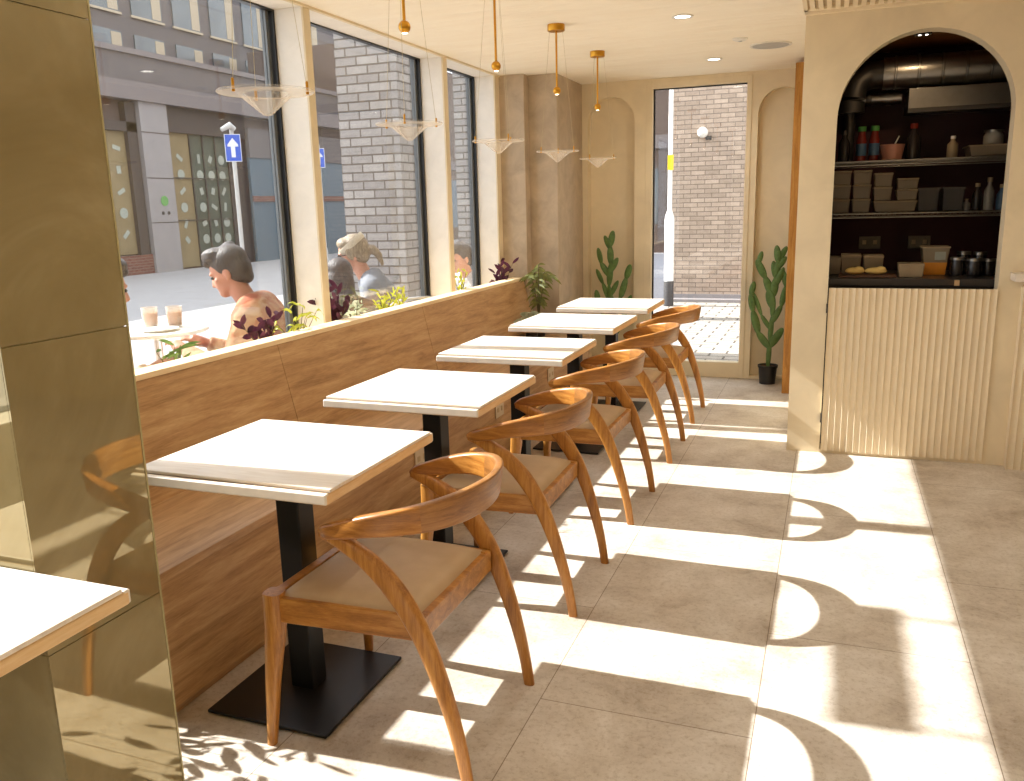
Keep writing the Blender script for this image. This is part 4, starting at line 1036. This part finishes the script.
# ------------------------------------------------------------------ people outside
def bake(o, voxel, smooth=6):
    m = o.modifiers.new('r','REMESH'); m.mode = 'VOXEL'; m.voxel_size = voxel; m.use_smooth_shade = True
    s_ = o.modifiers.new('s','SMOOTH'); s_.factor = .5; s_.iterations = smooth
    dg = bpy.context.evaluated_depsgraph_get(); dg.update()
    me = bpy.data.meshes.new_from_object(o.evaluated_get(dg)); me.name = o.name
    o.modifiers.clear(); o.data = me
    for p in me.polygons: p.use_smooth = True
def headmtx(hc, pitchdeg): return Matrix.Translation(Vector(hc)) @ Matrix.Rotation(R(-pitchdeg),4,'X')
def figure(label, base, theta, lean, pitch_, skin, top, bottom, hairmat, style, fs=1.1):
    p = thing('person', label, 'person', (base[0],base[1],-.131), R(theta)); p.scale = (fs,fs,fs)
    S = lambda z, y: (y*lean)           # forward lean of the spine
    hc = Vector((0,.30*lean,1.12)); nk = Vector((0,.235*lean,1.02)); ch = Vector((0,.12*lean,.80)); sh = Vector((0,.17*lean,.90))
    hm = headmtx(hc, pitch_)
    def torso(mb, e):
        mb.ell((0,0,.52),(.165+e,.125+e,.12+e),None,20,14); mb.ell(tuple(ch),(.165+e,.115+e,.19+e),Euler((R(-22*lean),0,0)).to_quaternion(),20,14)
        mb.ell((0,.05*lean,.66),(.150+e,.115+e,.16+e),None,20,14)
        mb.tube([sh+Vector((-.17,0,0)),sh+Vector((-.08,.0,.035)),sh+Vector((.08,0,.035)),sh+Vector((.17,0,0))],[.062+e,.07+e,.07+e,.062+e],16)
        for q in (-1,1): mb.ell(tuple(sh+Vector((q*.17,0,0))),(.064+e,.064+e,.064+e),None,14,10)
    def arms(mb, e, full=True):
        for q in (-1,1):
            a = sh+Vector((q*.185,0,-.01)); b = Vector((q*.25,.20*lean+.06,.64)); c_ = Vector((q*.13,.36*lean+.14,.74))
            mb.tube(catmull([a,a.lerp(b,.5),b,b.lerp(c_,.5),c_],16), lerp_list([.052+e,.045+e,.040+e,.036+e,.028+e],16), 14)
            mb.ell(tuple(b),(.041+e,.041+e,.041+e),None,12,8)
            if full:
                d = (c_-b).normalized(); side = Vector((-q,.25,0)).normalized(); side = (side-d*side.dot(d)).normalized()
                pc = c_+d*.055; mb.tube([c_,c_+d*.03,pc+d*.035],[.024,.030,.032],12); mb.ell(tuple(pc),(.040,.036,.022),None,12,8)
                for f_ in range(4):
                    o0 = pc+d*.03+side*(.026-.0175*f_); ln = (.066,.074,.070,.056)[f_]
                    mb.tube([o0,o0+d*ln*.5,o0+d*ln*.85+Vector((0,0,-.012)),o0+d*ln*.95+Vector((0,0,-.03))],[.0095,.0090,.0082,.0065],8)
                t0 = c_+d*.03+side*.024; mb.tube([t0,t0+side*.028+d*.02,t0+side*.034+d*.052+Vector((0,0,-.01))],[.011,.010,.008],8)
    def legs(mb, e):
        for q in (-1,1):
            mb.tube(catmull([(q*.085,.0,.51),(q*.10,.22,.53),(q*.115,.44,.52),(q*.115,.47,.44),(q*.11,.46,.24),(q*.11,.46,.08)],20), lerp_list([.088+e,.080+e,.060+e,.056+e,.050+e,.036+e],20), 14)
    body = MB(); torso(body, 0); arms(body, 0); legs(body, 0)
    body.tube([nk-Vector((0,.06*lean,.14)),nk-Vector((0,.02,.06)),hc+Vector((0,-.012,-.03))],[.062,.053,.053],14)
    for q in (-1,1): body.ell((q*.11,.53,.045),(.042,.115,.042),None,14,10)
    def H_(c, r, rot=None): body.ell((0,0,0),r,None,18,12); n = 2+18*11; 
    def he(c, r, rx=0): 
        mt = hm @ Matrix.Translation(Vector(c)) @ Matrix.Rotation(R(rx),4,'X') @ Matrix.Diagonal((*r,1)); t_ = MB().ell((0,0,0),(1,1,1),None,18,12); body.add(t_.v, t_.f, mt)
    he((0,-.008,.028),(.076,.096,.090)); he((0,.030,-.035),(.060,.066,.072)); he((0,.062,-.085),(.034,.032,.026)); he((0,.045,-.070),(.048,.045,.035))
    he((0,.092,-.020),(.0125,.018,.024),20); he((0,.101,-.034),(.015,.014,.011)); he((0,.079,.020),(.055,.016,.012)); he((0,.080,-.062),(.024,.012,.007)); he((0,.079,-.073),(.021,.012,.008))
    he((.045,.055,-.022),(.024,.02,.02)); he((-.045,.055,-.022),(.024,.02,.02))
    for q in (-1,1): he((q*.077,-.012,-.012),(.010,.019,.031),-8); he((q*.080,-.006,-.036),(.008,.010,.012))
    b = body.build('body', skin, p); bake(b, .0078, 4)
    ey = MB()
    for q in (-1,1):
        t_ = MB().ell((0,0,0),(.011,.009,.0075),None,10,8); ey.add(t_.v,t_.f,hm @ Matrix.Translation((q*.032,.0815,.002)))
    ey.build('eyes', 'sunglass', p, 80)
    cl = MB(); torso(cl, .016); arms(cl, .013, False); cl.tube([nk-Vector((0,.05*lean,.13)),nk-Vector((0,.02*lean,.055))],[.085,.068],14)
    if style in ('hood',): cl.ell(tuple(nk+Vector((0,-.075,-.06))),(.105,.06,.07),None,18,12)
    c_ = cl.build('jacket', top, p); bake(c_, .011, 4)
    tr = MB(); legs(tr, .012); tr.ell((0,0,.52),(.175,.138,.115),None,18,12); c_ = tr.build('trousers', bottom, p); bake(c_, .013, 4)
    hr = MB()
    def hh(c, r, rx=0): t_ = MB().ell((0,0,0),(1,1,1),None,22,14); hr.add(t_.v,t_.f,hm @ Matrix.Translation(Vector(c)) @ Matrix.Rotation(R(rx),4,'X') @ Matrix.Diagonal((*r,1)))
    hh((0,-.022,.050),(.085,.098,.083)); hh((0,-.050,.005),(.080,.068,.085))
    if style == 'short':
        hh((0,.040,.092),(.072,.058,.036),22); hh((.0,.078,.076),(.056,.022,.022),40); hh((-.015,.02,.108),(.055,.07,.032),12); hh((.03,-.03,.112),(.04,.05,.03),-15)
        for q in (-1,1): hh((q*.070,-.008,.035),(.012,.040,.045))
        hh((0,-.072,-.045),(.055,.035,.045))
    else:
        hh((0,.028,.075),(.076,.062,.045),20)
        for q in (-1,1): hh((q*.074,-.008,.02),(.016,.05,.06))
    if style == 'long':
        hh((0,-.065,-.05),(.092,.055,.13)); hh((0,-.075,-.15),(.105,.05,.12)); hh((.06,-.02,-.07),(.035,.05,.12)); hh((-.06,-.02,-.07),(.035,.05,.12))
    if style == 'hood':
        pts = [hm @ Vector(q) for q in ((0,-.09,.02),(0,-.135,.005),(0,-.165,-.045),(0,-.175,-.12))]; hr.tube(pts,[.026,.032,.026,.010],12)
    h_ = hr.build('hair', hairmat, p); bake(h_, .007, 3)
    if style == 'hood':
        bnd = MB()
        t_ = MB().lathe([(.0865,-.022),(.0905,-.012),(.0905,.012),(.0865,.022)],40,caps=False)
        bnd.add(t_.v,t_.f,hm @ Matrix.Translation((0,-.008,.066)) @ Matrix.Rotation(R(-28),4,'X') @ Matrix.Diagonal((1,1.16,1,1))); bnd.build('headband', 'headband', p, 60)
        sg = MB()
        for q in (-1,1):
            t_ = MB().ell((0,0,0),(.026,.008,.020),None,14,8); sg.add(t_.v,t_.f,hm @ Matrix.Translation((q*.032,.094,.004)))
            a_ = hm @ Vector((q*.056,.085,.010)); b__ = hm @ Vector((q*.082,-.005,.006)); sg.tube([a_,b__],.0035,6)
        sg.build('sunglasses', 'sunglass', p, 80)
    return p
def stool(label, x, y, rz=0):
    s_ = thing('outdoor_stool', label, 'stool', (x,y,-.131), R(rz), 'outdoor stools')
    MB().lathe([(.001,.385),(.17,.385),(.18,.392),(.18,.408),(.17,.415),(.001,.415)],28,caps=False).build('seat', 'wood_out', s_, 40)
    for a in (45,135,225,315):
        MB().tube([(.11*cos(R(a)),.11*sin(R(a)),.386),(.155*cos(R(a)),.155*sin(R(a)),0)],[.015,.012],10).build('leg', 'black_metal', s_, 60)
PE = [('seated person with short brown hair and coral jacket, looking down, outside the first window',(-2.80,3.94),108,1.0,22,'skin_tan','coral','denim','hair_brown','short'),
      ('seated person in a beige shirt outside, mostly hidden behind the bronze column',(-3.16,2.56),-25,1.0,8,'skin','beige_shirt','denim','hair_brown','short'),
      ('seated person with pale headband, sunglasses and grey hoodie outside the second window',(-3.03,5.61),118,.95,12,'skin','grey_hoodie','denim','hair_blond','hood'),
      ('person with long dark hair seen from behind outside the second window',(-2.865,4.56),32,.85,10,'skin','dark_top','denim','hair_dark','long'),
      ('seated person in a white shirt glimpsed through the narrow third window',(-2.86,6.93),150,.9,10,'skin','white_shirt','denim','hair_brown','short')]
SL = ('stool under the person in the coral jacket','stool under the person in the beige shirt','stool under the person in the grey hoodie','stool under the person with long dark hair','stool under the person in the white shirt')
for (lab, b, th, ln, pt_, sk, tp, bt, hm_, st_), sl_ in zip(PE, SL):
    figure(lab, b, th, ln, pt_, sk, tp, bt, hm_, st_, 1.0 if st_ == 'long' or tp == 'white_shirt' else 1.1); stool(sl_, b[0], b[1], th)
ot = thing('outdoor_table', 'small round cafe table outside between the two people at the first window', 'table', (-3.16,3.30,-.131))
MB().lathe([(.001,.97),(.24,.97),(.25,.976),(.25,.988),(.24,.994),(.001,.994)],40,caps=False).build('tabletop', 'white_plastic', ot, 40)
MB().cyl((0,0,.02),.022,.95,14).build('column', 'chair_silver', ot, 40); MB().lathe([(.001,0),(.19,0),(.19,.012),(.03,.03),(.001,.03)],32,caps=False).build('foot', 'chair_silver', ot, 40)
for i, (x, y, lab) in enumerate(((-3.19,3.30,'glass of milky coffee, left one on the outdoor table'),(-3.09,3.36,'glass of milky coffee, right one on the outdoor table'))):
    t = thing('coffee_glass', lab, 'glass', (x,y,.8635), 0, 'coffee glasses on the outdoor table')
    MB().lathe([(.001,0),(.033,0),(.040,.105),(.037,.105),(.031,.006),(.001,.006)],24,caps=False).build('tumbler', 'cupglass', t, 60)
    MB().lathe([(.001,.008),(.031,.008),(.036,.078),(.001,.078)],20,caps=False).build('coffee', 'coffee', t, 60)
tr_ = thing('saucer_tray', 'white tray with napkin at the front of the outdoor table', 'tray', (-3.06,3.22,.8635))
MB().lathe([(.001,0),(.07,0),(.09,.012),(.088,.014),(.07,.004),(.001,.004)],28,caps=False).build('tray', 'white_plastic', tr_, 50); MB().box((-.04,-.03,.004),(.03,.04,.012),Matrix.Rotation(R(25),4,'Z')).build('napkin', 'napkin', tr_)
oc = thing('outdoor_chair', 'silver tube chair with grey sling back outside the second window', 'chair', (-2.84,5.22,-.131), R(60))
MB().tube(catmull([(-.22,-.20,0),(-.22,-.14,.45),(-.22,-.24,.78),(-.19,-.27,.93),(0,-.28,.96),(.19,-.27,.93),(.22,-.24,.78),(.22,-.14,.45),(.22,-.20,0)],60),.011,10).build('back_frame', 'chair_silver', oc, 60)
MB().prism([(-.155,.46),(-.235,.76),(-.262,.90),(-.272,.90),(-.245,.76),(-.165,.46)],0,-.19,.19).build('sling_back', 'mesh_grey', oc)
MB().box((-.21,-.15,.44),(.21,.24,.455)).build('seat', 'mesh_grey', oc)
for x in (-.21,.21): MB().tube([(x,.22,0),(x,.22,.45),(x,-.14,.45)],.011,10).build('front_leg', 'chair_silver', oc, 60)
